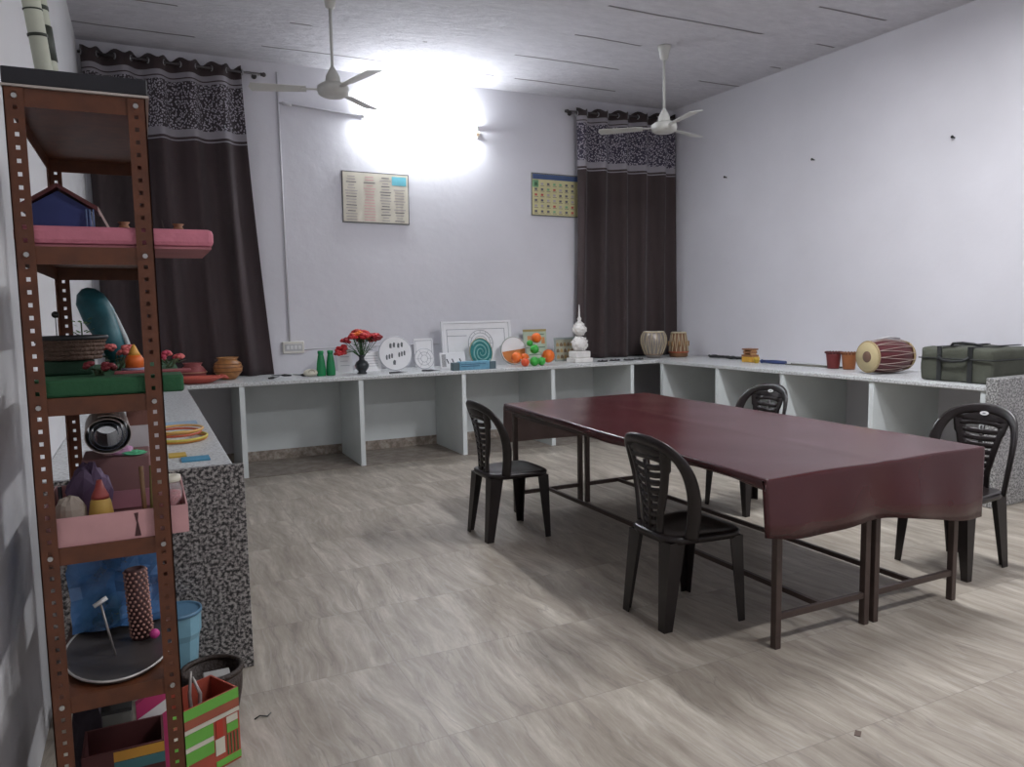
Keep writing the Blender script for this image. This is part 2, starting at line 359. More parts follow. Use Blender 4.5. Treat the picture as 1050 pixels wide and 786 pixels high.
def curtain(label, x0, x1, bx0, bx1, ztop, zbot, npl, mat, yb=YB-0.10, ztop1=None):
    ztop1 = ztop if ztop1 is None else ztop1
    t = thing('curtain', label, 'curtain', (0, yb, zbot))
    NX, NZ = npl*14, 36
    bm = bmesh.new(); grid = []
    rr = random.Random(int(x0*10)+7)
    ph = [rr.uniform(-0.35, 0.35) for _ in range(npl+2)]
    for k in range(2):
        g = []
        for j in range(NZ+1):
            v = j/NZ; row = []
            for i in range(NX+1):
                u = i/NX
                q = 1-v  # 0 at top
                xx = x0 + (x1-x0)*u; bxx = bx0 + (bx1-bx0)*u
                s = q**1.6
                x = xx*(1-s)+bxx*s + 0.012*math.sin(u*31+q*3)
                kk = u*npl; a = 0.052*(1-0.1*q) * (1+0.4*math.sin(u*17.3)*q)
                w_ = math.sin(2*PI*kk + ph[int(kk) % npl]*q*1.5)
                y = -a*w_ - 0.012*math.sin(u*9+q*5)*q + 0.006*math.sin(2*PI*kk*2+1)*q
                zt = (ztop + (ztop1-ztop)*u - zbot)
                z = zt*v + (0.018*math.cos(4*PI*kk) if j == NZ else 0)
                row.append(bm.verts.new((x, y + k*0.004, z)))
            g.append(row)
        grid.append(g)
    for g, fl in ((grid[0], 0), (grid[1], 1)):
        for j in range(NZ):
            for i in range(NX):
                q = [g[j][i], g[j][i+1], g[j+1][i+1], g[j+1][i]]
                f = bm.faces.new(q if not fl else q[::-1]); f.smooth = True
    a, b2 = grid
    for i in range(NX):
        bm.faces.new([a[0][i], b2[0][i], b2[0][i+1], a[0][i+1]]); bm.faces.new([a[NZ][i], a[NZ][i+1], b2[NZ][i+1], b2[NZ][i]])
    for j in range(NZ):
        bm.faces.new([a[j][0], a[j+1][0], b2[j+1][0], b2[j][0]]); bm.faces.new([a[j][NX], b2[j][NX], b2[j+1][NX], a[j+1][NX]])
    me = bpy.data.meshes.new('fabric'); bm.to_mesh(me); bm.free(); me.materials.append(mat)
    o = bpy.data.objects.new('fabric', me); C.collection.objects.link(o); o.parent = t
    EY = M('steel_eyelet', (0.45, 0.45, 0.47), 0.35, 0.9)
    for k in range(npl*2+1):
        u = k/(npl*2)
        if u > 1: break
        x = x0 + (x1-x0)*u; z = ztop + (ztop1-ztop)*u - zbot - 0.045
        e = MB(); sgn = 1 if k % 2 else -1
        ang = sgn*0.75
        pts = [(x + 0.024*math.cos(th)*math.sin(ang)*0.5, 0.024*math.cos(th)*math.cos(ang)*1.0, z + 0.024*math.sin(th)) for th in [2*PI*q/14 for q in range(14)]]
        e.tube(pts, 0.005, 6, closed=True); e.build('eyelet', EY, t)
    return t
RODM = M('dark_bronze_rod', (0.10, 0.09, 0.09), 0.35, 0.8)
CM1 = curtain_mat('brown_printed_curtain', (0.042, 0.026, 0.028), (0.040, 0.032, 0.038), 0.87, 3.78)
CM2 = curtain_mat('purplish_printed_curtain', (0.040, 0.026, 0.026), (0.042, 0.036, 0.060), 0.87, 3.78)
curtain('dark brown eyelet curtain with printed top band at the left end of the back wall', XL+0.03, 0.97, XL+0.06, 1.13, 3.79, 0.865, 5, CM1, ztop1=3.77)
curtain('dark brown eyelet curtain with printed top band in the far right corner', 4.62, XR-0.03, 4.58, XR-0.01, 3.735, 0.865, 5, CM2, ztop1=3.79)
for (a, b, la, fin, za, zb) in ((XL+0.01, 1.17, 'dark metal curtain rod over the left window curtain', 1, 3.745, 3.725), (4.50, XR-0.01, 'dark metal curtain rod over the right corner curtain', 0, 3.70, 3.745)):
    t = thing('curtain_rod', la, 'curtain rod', ((a+b)/2, YB-0.10, (za+zb)/2))
    h = (b-a)/2; dz = (zb-za)/2
    m = MB(); m.cyl((-h, 0, -dz), (h, 0, dz), 0.012, 10); m.build('rod', RODM, t)
    m = MB(); e = h if fin else -h; ez = dz if fin else -dz; m.sph((e, 0, ez), 0.022); m.cyl((e-0.03, 0, ez), (e+0.0, 0, ez), 0.017, 10); m.build('finial', RODM, t)
    for q in (-0.9, 0.9):
        m = MB(); m.cyl((h*q, -0.0, dz*q), (h*q, 0.099, dz*q), 0.007, 8); m.cyl((h*q, 0.09, dz*q), (h*q, 0.0995, dz*q), 0.025, 12); m.build('bracket', RODM, t)

# ------------------------------------------------------------------ tube lights (fittings)
WPL = M('white_plastic', (0.75, 0.75, 0.74), 0.4, var=0.03)
TUBE = emis('lit_tube', (0.92, 0.96, 1.0), 170)
TUBE_DIM = emis('lit_tube_dim', (0.95, 0.96, 1.0), 30)
def tube_light(label, loc, rotz, tm=None):
    t = thing('tube_light', label, 'light', loc, rotz)
    m = MB(); m.box((-0.63, -0.0, -0.025), (0.63, 0.03, 0.025), bevel=0.004); m.build('batten', WPL, t)
    for s in (-1, 1):
        m = MB(); m.box((s*0.63-0.015, -0.05, -0.018), (s*0.63+0.015, 0.0, 0.018), bevel=0.003); m.build('end_holder', WPL, t)
    m = MB(); m.cyl((-0.61, -0.035, 0), (0.61, -0.035, 0), 0.013, 12); m.build('tube', tm or TUBE_DIM, t)
    return t
tube_light('lit white tube light high on the back wall, lost in its own glare', (2.76, YB-0.032, 3.43), 0, TUBE)
o = tube_light('lit white tube light under the ceiling above the tables, outside the picture', (4.05, 3.30, ZC-0.032), 0); o.rotation_euler = (math.radians(90), 0, math.radians(90))
o = tube_light('lit white tube light under the ceiling near the camera, outside the picture', (3.0, 0.20, ZC-0.032), 0); o.rotation_euler = (math.radians(90), 0, 0)

# ------------------------------------------------------------------ ceiling fans
FANW = M('off_white_fan_enamel', (0.62, 0.62, 0.58), 0.4, var=0.05)
def fan(label, loc, rz):
    t = thing('ceiling_fan', label, 'fan', loc, rz, 'white ceiling fans')
    H = ZC - loc[2]
    m = MB(); m.cyl((0, 0, 0.10), (0, 0, H-0.05), 0.012, 10); m.build('downrod', FANW, t)
    m = MB(); m.lathe([(0.02, H-0.13), (0.035, H-0.12), (0.045, H-0.06), (0.062, H-0.02), (0.062, H-0.002)], 20); m.build('canopy', FANW, t)
    m = MB(); m.lathe([(0.05, 0.045), (0.058, 0.055), (0.052, 0.10), (0.03, 0.14), (0.014, 0.17)], 20); m.build('lower_canopy', FANW, t)
    m = MB(); m.lathe([(0.03, -0.055), (0.08, -0.052), (0.112, -0.035), (0.122, -0.005), (0.118, 0.022), (0.09, 0.042), (0.04, 0.05)], 28); m.build('motor', FANW, t)
    for k in range(3):
        R = Matrix.Rotation(2*PI*k/3, 4, 'Z')
        tl = Matrix.Rotation(0.17, 4, 'X')
        m = MB(); m.box((0.10, -0.018, -0.004), (0.24, 0.018, 0.002), mat=R)
        br = [(0.20, -0.05), (0.60, -0.07), (0.62, 0.0), (0.60, 0.065), (0.20, 0.045)]
        m.prism(br, -0.002, 0.002, mat=R @ tl); m.build('blade', FANW, t)
    return t
fan('white three-blade ceiling fan hanging nearer the right curtain', (4.514, 5.976, 3.14), 0.35)
fan('white three-blade ceiling fan hanging left of the glaring tube light', (1.41, 5.98, 3.155), 0.8)

# ------------------------------------------------------------------ back wall fittings
PIPE = M('pale_plastic_conduit', (0.55, 0.54, 0.56), 0.5, var=0.04)
t = thing('cable_conduit', 'pale plastic cable conduit running down the back wall to the switchboard', 'conduit', (1.31, YB-0.021, 1.2))
m = MB(); m.cyl((-0.008, 0, 2.585), (0.002, 0, -0.02), 0.010, 8); m.build('vertical_pipe', PIPE, t)
m = MB(); m.cyl((0.0, 0, 2.30), (0.78, 0, 2.25), 0.009, 8); m.build('branch_pipe', PIPE, t)
m = MB(); m.cyl((0.03, -0.004, 2.296), (0.12, -0.004, 2.29), 0.016, 10); m.build('elbow', PIPE, t)
t = thing('switchboard', 'cream switchboard with a row of switches on the back wall', 'switchboard', (1.343, YB-0.001, 1.12))
m = MB(); m.box((-0.105, -0.045, -0.06), (0.105, 0, 0.06), bevel=0.006); m.build('box', M('cream_plastic', (0.68, 0.66, 0.60), 0.4), t)
m = MB(); m.box((-0.085, -0.050, -0.035), (0.085, -0.044, 0.035), bevel=0.002); fp_ = m.build('face_plate', M('grey_plastic', (0.50, 0.50, 0.50), 0.4), t)
for k in range(4):
    m = MB(); m.box((-0.072+k*0.038, -0.056, -0.018), (-0.045+k*0.038, -0.049, 0.018), bevel=0.002); m.build('switch', WPL, fp_)
m = MB(); m.tube([(1.455, YB-0.008, 1.09), (1.6, YB-0.008, 1.10), (2.2, YB-0.008, 1.105), (2.9, YB-0.008, 1.10)], 0.006, 6)
tag(m.build('wall_cable', PIPE), 'thin pale cable clipped along the back wall right of the switchboard', 'cable')
t = thing('bulb_holder', 'small cream bulb holder on the back wall right of the glare', 'bulb holder', (3.40, YB-0.001, 3.37))
m = MB(); m.cyl((0, 0, 0), (0, -0.02, 0), 0.04, 16); m.build('base', M('cream_plastic', (0.68, 0.66, 0.60)), t)
m = MB(); m.cyl((0, -0.02, 0), (-0.01, -0.07, -0.01), 0.02, 14); m.build('socket', M('brown_bakelite', (0.25, 0.18, 0.13), 0.4), t)

def poster(label, x0, x1, z0, z1, kind, tilt=0):
    t = thing('wall_chart', label, 'poster', ((x0+x1)/2, YB-0.001, (z0+z1)/2)); t.rotation_euler = (0, tilt, 0)
    W2, H2 = (x1-x0)/2, (z1-z0)/2
    paper = M('cream_chart_paper' if kind == 0 else 'yellow_chart_paper', (0.68, 0.64, 0.53) if kind == 0 else (0.60, 0.56, 0.30), 0.5, var=0.06)
    m = MB(); m.box((-W2, -0.012, -H2), (W2, 0, H2)); m.build('frame', M('dark_frame', (0.10, 0.10, 0.10), 0.5), t)
    m = MB(); m.box((-W2+0.01, -0.014, -H2+0.01), (W2-0.01, -0.0119, H2-0.01)); sheet_ = m.build('sheet', paper, t)
    pink = M('pink_print', (0.72, 0.42, 0.42)); cy = M('cyan_print', (0.16, 0.52, 0.62)); dk = M('dark_print', (0.12, 0.11, 0.13)); gn = M('green_print', (0.20, 0.42, 0.22)); bl = M('navy_print', (0.06, 0.10, 0.22)); gr = M('grey_print', (0.42, 0.38, 0.38)); rd = M('red_print', (0.5, 0.1, 0.08))
    m = MB(); Y0, Y1 = -0.0152, -0.0139
    rr = random.Random(3+kind)
    if kind == 0:
        for cx, mi in ((-0.26, 3), (-0.07, 0), (0.10, 3), (0.25, 3)):
            for r in range(16):
                z = H2-0.05-r*0.029
                if cx > 0.2 and z > H2-0.14: continue
                ww = rr.uniform(0.03, 0.065)
                m.box((cx-ww, Y0, z-0.005), (cx+ww, Y1, z+0.003), mi=(2 if rr.random() < 0.16 else mi))
        m.box((0.17, Y0, H2-0.12), (W2-0.03, Y1, H2-0.03), mi=1)
    else:
        m.box((-W2+0.012, Y0, H2-0.07), (W2-0.012, Y1, H2-0.012), mi=4)
        m.box((-W2+0.012, Y0, H2-0.16), (-W2+0.09, Y1, H2-0.08), mi=5)
        for r in range(6):
            for c in range(7):
                x = -W2+0.06+c*0.08; z = H2-0.12-r*0.062
                m.box((x-0.02, Y0, z-0.012), (x+0.012, Y1, z+0.012), mi=rr.choice([2, 2, 3, 5, 6]))
                m.box((x-0.025, Y0, z-0.024), (x+0.025, Y1, z-0.019), mi=2)
    m.build('print', [pink, cy, dk, gr, bl, gn, rd], sheet_)
poster('cream wall chart of pink and grey text columns, left of the glare', 1.897, 2.607, 2.375, 2.893, 0, 0.01)
poster('yellow wall chart of small pictures with dark header, beside the right curtain', 4.067, 4.70, 2.524, 3.004, 1, 0.01)
NAILM = M('dark_nail_steel', (0.03, 0.03, 0.03), 0.4, 0.6)
for v, z, la in (((YB-5.681)/ca, 2.897, 'dark nail in the right wall, middle of three'), ((YB-4.246)/ca, 2.826, 'dark nail in the right wall, nearest the camera'), ((YB-6.906)/ca, 2.917, 'dark nail in the right wall, nearest the curtain')):
    m = MB(); m.cyl((0, 0, 0), (-0.035, 0, 0.004), 0.006, 8); m.cyl((-0.032, 0, 0.004), (-0.037, 0, 0.004), 0.013, 10)
    tag(m.build('nail', NAILM, loc=RW(v, 0.0, z), rotz=RA), la, 'nail', 'nails in the right wall')

# ------------------------------------------------------------------ tables
STEEL = M('brown_painted_steel', (0.075, 0.052, 0.045), 0.4, 0.3)
TOPM = M('dark_laminate', (0.10, 0.06, 0.05), 0.4)
def make_table(label, x0, x1, y0=2.34, y1=4.86):
    t = thing('steel_table', label, 'table', ((x0+x1)/2, (y0+y1)/2, 0), 0, 'tables pushed together under the maroon cloth')
    hx, hy = (x1-x0)/2, (y1-y0)/2; s = 0.016
    for sx in (-1, 1):
        for sy in (-1, 1):
            m = MB(); m.box((sx*hx-s, sy*hy-s, 0.0), (sx*hx+s, sy*hy+s, 0.725), bevel=0.003); m.build('leg', STEEL, t)
    for sy in (-1, 1):
        m = MB(); m.box((-hx+s, sy*hy-0.011, 0.125), (hx-s, sy*hy+0.011, 0.153), bevel=0.002); m.build('end_rail', STEEL, t)
    m = MB(); m.box((-0.011, -hy+0.011, 0.127), (0.011, hy-0.011, 0.151), bevel=0.002); m.build('stretcher', STEEL, t)
    m = MB()
    m.box((-hx, -hy-0.012, 0.70), (hx, -hy+0.012, 0.726)); m.box((-hx, hy-0.012, 0.70), (hx, hy+0.012, 0.726))
    m.box((-hx-0.012, -hy, 0.70), (-hx+0.012, hy, 0.726)); m.box((hx-0.012, -hy, 0.70), (hx+0.012, hy, 0.726)); m.build('top_frame', STEEL, t)
    return t, hx, hy
t1, hx, hy = make_table('left one of the two steel-legged tables under the maroon cloth', 2.361, 2.90)
m = MB(); m.prism([(2.235-2.6305, 2.275-3.60), (2.915-2.6305, 2.275-3.60), (2.915-2.6305, 5.04-3.60), (2.395-2.6305, 5.04-3.60)], 0.727, 0.765); m.build('tabletop', TOPM, t1)
t2, hx, hy = make_table('right one of the two steel-legged tables under the maroon cloth', 2.962, 3.515)
m = MB(); m.box((2.92-3.2385, 2.275-3.60, 0.727), (3.565-3.2385, 5.03-3.60, 0.765), bevel=0.004); m.build('tabletop', TOPM, t2)

def cloth_mat():
    m, nt, b = new_mat('maroon_rexine_cloth')
    tc = N(nt, 'ShaderNodeTexCoord'); n1 = N(nt, 'ShaderNodeTexNoise'); n1.inputs['Scale'].default_value = 2.5; n1.inputs['Detail'].default_value = 5
    nt.links.new(tc.outputs['Object'], n1.inputs['Vector'])
    r = ramp(nt, [(0.3, (0.050, 0.009, 0.011)), (0.7, (0.066, 0.013, 0.015))]); nt.links.new(n1.outputs['Fac'], r.inputs['Fac'])
    nt.links.new(r.outputs['Color'], b.inputs['Base Color']); b.inputs['Roughness'].default_value = 0.25; b.inputs['Specular IOR Level'].default_value = 0.55
    bp = N(nt, 'ShaderNodeBump'); bp.inputs['Strength'].default_value = 0.15; bp.inputs['Distance'].default_value = 0.01
    n2 = N(nt, 'ShaderNodeTexNoise'); n2.inputs['Scale'].default_value = 6; nt.links.new(tc.outputs['Object'], n2.inputs['Vector'])
    nt.links.new(n2.outputs['Fac'], bp.inputs['Height']); nt.links.new(bp.outputs['Normal'], b.inputs['Normal'])
    return m
def make_cloth():
    NL, FL_, NR, FR = (2.215, 2.252), (2.238, 5.06), (3.60, 2.262), (3.64, 5.06)
    # path along the length: near drape bottom -> near edge -> far edge -> far drape bottom
    ns = [(-1, 1.0), (-1, 0.75), (-1, 0.5), (-1, 0.25), (-1, 0.06), (-1, 0.02), (0, 0), (0.003, 0)] + [(i/44, 0) for i in range(1, 44)] + [(0.997, 0), (1, 0)] + [(2, 0.08), (2, 0.35), (2, 0.7), (2, 1.0)]
    ts = [(-1, 1.0), (-1, 0.5), (-1, 0.08), (0, 0), (0.005, 0)] + [(i/30, 0) for i in range(1, 30)] + [(0.995, 0), (1, 0), (2, 0.08), (2, 0.5), (2, 1.0)]
    ZT = 0.772; bm = bmesh.new(); layers = []
    for k in range(2):
        g = []
        for (s, ds) in ns:
            row = []
            sv = min(max(s, 0), 1)
            for (t, dt) in ts:
                tv = min(max(t, 0), 1)
                x = (NL[0]*(1-sv)+FL_[0]*sv)*(1-tv) + (NR[0]*(1-sv)+FR[0]*sv)*tv
                # measured bow of the left edge
                x += (1-tv)*0.14*sv
                y = (NL[1]*(1-tv)+NR[1]*tv)*(1-sv) + (FL_[1]*(1-tv)+FR[1]*tv)*sv
                z = ZT + 0.0022*math.sin(x*9+y*3) * math.sin(y*5) + 0.004*math.exp(-((x-2.93)/0.03)**2)
                off = 0.0
                if s == -1:
                    drop = (0.235*(1-tv) + 0.335*tv**1.0 + 0.015*math.sin(tv*9)) - 0.02*math.sin(PI*tv)
                    z = ZT-0.004 - drop*ds; y = y - 0.004 - 0.022*ds*(1+math.sin(tv*11)*0.6) - 0.01*math.sin(tv*23)*ds
                if s == 2:
                    z = ZT-0.004 - 0.30*ds; y = y + 0.012 + 0.02*ds*(1+math.sin(tv*9))
                if t in (-1, 2):
                    sd = -1 if t == -1 else 1
                    dr = 0.040 + 0.007*math.sin(y*4.1) + 0.005*math.sin(y*9.3)
                    if s in (-1, 2):
                        x += sd*(0.004+0.012*dt); 
                        y += (0.02*dt if s == -1 else -0.02*dt)
                    else:
                        z -= dr*dt; x += sd*(0.008+0.006*dt)
                if k:  # inner layer
                    e = 0.0015
                    if s == -1: y += e
                    elif s == 2: y -= e
                    else: z -= e
                    if t == -1: x += e
                    if t == 2: x -= e
                row.append(bm.verts.new((x-2.93, y-3.65, z)))
            g.append(row)
        layers.append(g)
    n, q = len(ns), len(ts)
    for li, g in enumerate(layers):
        for i in range(n-1):
            for j in range(q-1):
                v = [g[i][j], g[i][j+1], g[i+1][j+1], g[i+1][j]]
                f = bm.faces.new(v if li == 0 else v[::-1]); f.smooth = True; f.material_index = li
    A, B = layers
    def rim(a, b, c, d): f = bm.faces.new((a, b, c, d)); f.material_index = 1
    for i in range(n-1):
        rim(A[i][0], A[i+1][0], B[i+1][0], B[i][0]); rim(A[i+1][q-1], A[i][q-1], B[i][q-1], B[i+1][q-1])
    for j in range(q-1):
        rim(A[0][j+1], A[0][j], B[0][j], B[0][j+1]); rim(A[n-1][j], A[n-1][j+1], B[n-1][j+1], B[n-1][j])
    me = bpy.data.meshes.new('tablecloth'); bm.to_mesh(me); bm.free()
    me.materials.append(cloth_mat()); me.materials.append(M('cloth_backing', (0.30, 0.22, 0.21), 0.6))
    o = bpy.data.objects.new('tablecloth', me); C.collection.objects.link(o); o.location = (2.93, 3.65, 0)
    tag(o, 'shiny maroon cloth draped over both tables, hanging down at the ends', 'tablecloth')
make_cloth()

# ------------------------------------------------------------------ plastic chairs
CHM = M('dark_brown_chair_plastic', (0.012, 0.008, 0.008), 0.33, var=0.12)
def make_chair(label, loc, rz):
    t = thing('plastic_chair', label, 'chair', loc, rz, 'dark plastic chairs around the tables')
    # seat: local +x forward
    m = MB()
    def seat_ring(z, inset, dip=0):
        pts = []
        for k in range(36):
            a = 2*PI*k/36; cx, sy = math.cos(a), math.sin(a)
            e = 0.42
            px = (abs(cx)**e)*(1 if cx > 0 else -1); py = (abs(sy)**e)*(1 if sy > 0 else -1)
            w_ = 0.19 + 0.022*px
            pts.append(Vector((0.005 + px*(0.205-inset), py*(w_-inset), z)))
        return pts
    m.loft([seat_ring(0.395, 0.012), seat_ring(0.398, 0.0), seat_ring(0.425, -0.004), seat_ring(0.433, 0.006), seat_ring(0.432, 0.03), seat_ring(0.424, 0.07), seat_ring(0.420, 0.12)])
    m.build('seat', CHM, t)
    # legs
    def leg(top, foot, sx, sy, wt, wb):
        m = MB(); rings = []
        th = 0.006
        for i in range(7):
            v = i/6; wd = wt*(1-v)+wb*v
            c = Vector(top)*(1-v)+Vector(foot)*v
            # L section: corner outward at (sx, sy)
            L = [(0,0), (-sx*wd,0), (-sx*wd,-sy*th), (-sx*th,-sy*th), (-sx*th,-sy*wd), (0,-sy*wd)]
            ring = [Vector((c.x+a, c.y+b, c.z)) for a, b in L]
            rings.append(ring)
        m.loft(rings, True, True, None, False); m.build('leg', CHM, t)
    leg((0.192, 0.198, 0.405), (0.195, 0.215, 0.0), 1, 1, 0.075, 0.036)
    leg((0.192, -0.198, 0.405), (0.195, -0.215, 0.0), 1, -1, 0.075, 0.036)
    leg((-0.196, 0.160, 0.405), (-0.232, 0.165, 0.0), -1, 1, 0.085, 0.046)
    leg((-0.196, -0.160, 0.405), (-0.232, -0.165, 0.0), -1, -1, 0.085, 0.046)
    # backrest built from ribbons on a curved surface
    def surf(y, z, d=0):
        q = (z-0.43)/0.45
        x = -0.185 - 0.065*q + 1.9*y*y*(1.0-0.45*q) + (0.02*math.sin(PI*min(1, max(0, q))))
        return Vector((x + d, y, z))
    m = MB()
    def ribbon(cl, hw, th=0.011, mi=None):
        rings = []
        for i, (y, z) in enumerate(cl):
            a = cl[max(0, i-1)]; b = cl[min(len(cl)-1, i+1)]
            ty, tz = b[0]-a[0], b[1]-a[1]; l = math.hypot(ty, tz); ny, nz = -tz/l, ty/l
            h = hw[i] if isinstance(hw, list) else hw
            o_ = (y+ny*h, z+nz*h); c_ = (y+ny*h*0.5, z+nz*h*0.5); e_ = (y-ny*h*0.5, z-nz*h*0.5); n_ = (y-ny*h, z-nz*h)
            rings.append([surf(*o_, -th*0.2), surf(*c_, -th), surf(*e_, -th), surf(*n_, -th*0.2), surf(*n_, th*0.6), surf(*e_, th), surf(*c_, th), surf(*o_, th*0.6)])
        m.loft(rings, True, True, mi, True)
    def cr(pts, k=6):
        out = []
        P = [pts[0]] + pts + [pts[-1]]
        for i in range(1, len(P)-2):
            for s in range(k):
                u = s/k
                out.append(tuple(0.5*((2*P[i][c]) + (-P[i-1][c]+P[i+1][c])*u + (2*P[i-1][c]-5*P[i][c]+4*P[i+1][c]-P[i+2][c])*u*u + (-P[i-1][c]+3*P[i][c]-3*P[i+1][c]+P[i+2][c])*u**3) for c in (0, 1)))
        out.append(pts[-1]); return out
    arch = cr([(-0.195, 0.425), (-0.212, 0.53), (-0.222, 0.64), (-0.214, 0.74), (-0.175, 0.815), (-0.10, 0.853), (0, 0.864), (0.10, 0.853), (0.175, 0.815), (0.214, 0.74), (0.222, 0.64), (0.212, 0.53), (0.195, 0.425)])
    hw = [0.022 + 0.006*math.sin(PI*i/(len(arch)-1))**2 for i in range(len(arch))]
    ribbon(arch, hw, 0.012)
    # head panel under the arch
    ribbon([(-0.145, 0.808), (-0.07, 0.815), (0, 0.818), (0.07, 0.815), (0.145, 0.808)], [0.012, 0.028, 0.034, 0.028, 0.012], 0.008)
    ribbon([(-0.125, 0.775), (-0.06, 0.785), (0, 0.788), (0.06, 0.785), (0.125, 0.775)], 0.014, 0.008)
    for s in (-1, 1):
        ribbon(cr([(s*0.135, 0.82), (s*0.115, 0.74), (s*0.085, 0.62), (s*0.062, 0.52), (s*0.058, 0.425)]), [0.028]*7 + [0.021]*10 + [0.018]*8, 0.008)
    zz = 0.742
    while zz > 0.44:
        hwid = 0.062 + (0.115-0.062)*max(0, min(1, (zz-0.50)/0.25))
        ribbon([(-hwid, zz+0.004), (-hwid*0.5, zz-0.004), (0, zz-0.007), (hwid*0.5, zz-0.004), (hwid, zz+0.004)], 0.0142, 0.007)
        zz -= 0.0375
    ribbon([(0, 0.77), (0, 0.60), (0, 0.425)], 0.012, 0.008)
    back = m.build('backrest', CHM, t)
    st = MB(); c0 = surf(0, 0.835, 0.011)
    ring = [surf(0.024*math.cos(2*PI*k/20), 0.838+0.011*math.sin(2*PI*k/20), 0.0135) for k in range(20)]
    ring2 = [surf(0.024*math.cos(2*PI*k/20), 0.838+0.011*math.sin(2*PI*k/20), 0.0065) for k in range(20)]
    st.loft([ring2, ring], True, True, 0, False)
    mk = [surf(0.010*math.cos(2*PI*k/12), 0.838+0.004*math.sin(2*PI*k/12), 0.0142) for k in range(12)]
    mk2 = [surf(0.010*math.cos(2*PI*k/12), 0.838+0.004*math.sin(2*PI*k/12), 0.0066) for k in range(12)]
    st.loft([mk2, mk], True, True, 1, False)
    st.build('oval_sticker', [WPL, M('grey_sticker_mark', (0.25, 0.25, 0.27))], back)
    return t
ch = make_chair('dark plastic chair at the near left side of the table, closest to the camera', (2.26, 2.84, 0), 0)
dup(ch, (2.10, 4.435, 0), 0, 'dark plastic chair at the far left side of the table, facing it')
dup(ch, (3.88, 4.16, 0), PI, 'dark plastic chair behind the table, its backrest rising over the cloth')
dup(ch, (4.00, 2.66, 0), PI, 'dark plastic chair at the right end of the table, before the granite slab')

# ------------------------------------------------------------------ slotted angle rack
RK = M('rust_brown_rack_paint', (0.105, 0.032, 0.011), 0.5, 0.0, var=0.22, scale=25)
RX0, RX1, RY0, RY1 = -0.257, 0.036, 2.10, 3.00
RH = 1.99
rack = thing('storage_rack', 'tall narrow rust brown slotted-angle rack full of craft work by the left wall', 'rack', (0, 0, 0))
LV = [1.99, 1.632, 1.272, 0.905, 0.528]
def angle_post(px, py, sx, sy):
    m = MB(); w_, th, hs, p = 0.040, 0.003, 0.0045, 0.030
    def flange(ax):
        def bx(a0, a1, z0, z1):
            if ax == 'x': m.box((px + min(sx*a0, sx*a1), py + min(0, sy*th), z0), (px + max(sx*a0, sx*a1), py + max(0, sy*th), z1))
            else: m.box((px + min(0, sx*th), py + min(sy*a0, sy*a1), z0), (px + max(0, sx*th), py + max(sy*a0, sy*a1), z1))
        bx(0, w_/2-hs+0.002, 0, RH); bx(w_/2+hs+0.002, w_, 0, RH)
        z = 0
        while z < RH:
            bx(w_/2-hs+0.002, w_/2+hs+0.002, z, min(z+p-0.010, RH)); z += p
    flange('x'); flange('y')
    return m.build('corner_post', RK, rack)
angle_post(RX0, RY0, 1, 1); angle_post(RX1, RY0, -1, 1); angle_post(RX0, RY1, 1, -1); angle_post(RX1, RY1, -1, -1)
for z in LV:
    m = MB(); a, b, c, d = RX0+0.003, RX1-0.003, RY0+0.0035, RY1-0.0035; th = 0.002; lip = 0.042
    m.box((a, c, z-th), (b, d, z))
    m.box((a, c, z-lip), (b, c+th, z-th)); m.box((a, d-th, z-lip), (b, d, z-th))
    m.box((a, c+th, z-lip), (a+th, d-th, z-th)); m.box((b-th, c+th, z-lip), (b, d-th, z-th))
    m.build('shelf', RK, rack)
BOLT = M('bolt_steel', (0.5, 0.5, 0.48), 0.35, 0.9)
for z in LV:
    for x in (RX0+0.022, RX1-0.022):
        m = MB(); m.cyl((x, RY0-0.0005, z-0.020), (x, RY0-0.006, z-0.020), 0.006, 8); m.build('bolt', BOLT, rack)

# --- on top of the rack
t = thing('black_tray', 'black flat board with pale lower edge lying on top of the rack', 'board', (-0.11, 2.55, LV[0]+0.001))
m = MB(); m.box((-0.148, -0.452, 0.006), (0.152, 0.42, 0.044), bevel=0.003); m.build('board', M('black_board', (0.012, 0.012, 0.016), 0.4), t)
m = MB(); m.box((-0.150, -0.455, 0.0), (0.154, 0.424, 0.005)); m.build('pale_edge', M('pale_edge', (0.45, 0.40, 0.36), 0.6), t)
ZB = LV[0]+0.046
def chart_roll(label, p0, p1, r, bands):
    t = thing('rolled_chart', label, 'rolled chart', p0, group='rolled charts leaning on top of the rack')
    d = Vector(p1)-Vector(p0)
    rings = []
    t.rotation_euler = d.to_track_quat('Z', 'Y').to_euler()
    L = d.length
    m = MB(); m.lathe([(r*0.9, 0), (r, 0.01), (r*1.05, L*0.5), (r*1.12, L)], 18, mi=0)
    m.build('paper', M('pale_green_paper', (0.50, 0.52, 0.42), 0.7), t)
    for z0, z1 in bands:
        m = MB(); m.lathe([(r*1.075, L*z0), (r*1.15, L*z0+0.001), (r*1.17, L*z1-0.001), (r*1.09, L*z1)], 18); m.build('printed_band', M('black_green_band', (0.02, 0.028, 0.015), 0.5), t)
    return t
chart_roll('front rolled paper chart with narrow black rings standing on the rack', (-0.195, 2.48, ZB+0.015), (-0.235, 2.45, ZB+0.43), 0.021, [(0.40, 0.42), (0.56, 0.57), (0.66, 0.68), (0.9, 1.0)])
chart_roll('rear rolled paper chart with broad black band standing on the rack', (-0.185, 2.58, ZB+0.013), (-0.225, 2.585, ZB+0.43), 0.020, [(0.33, 0.56), (0.66, 0.69), (0.76, 0.79)])
m = MB(); m.tube([(0.04*math.cos(a)*(1-0.05*a), 0.02*math.sin(a*1.7), 0.006+0.007*a*0.5+0.004*math.sin(5*a)) for a in [i*0.5 for i in range(14)]], 0.004, 6)
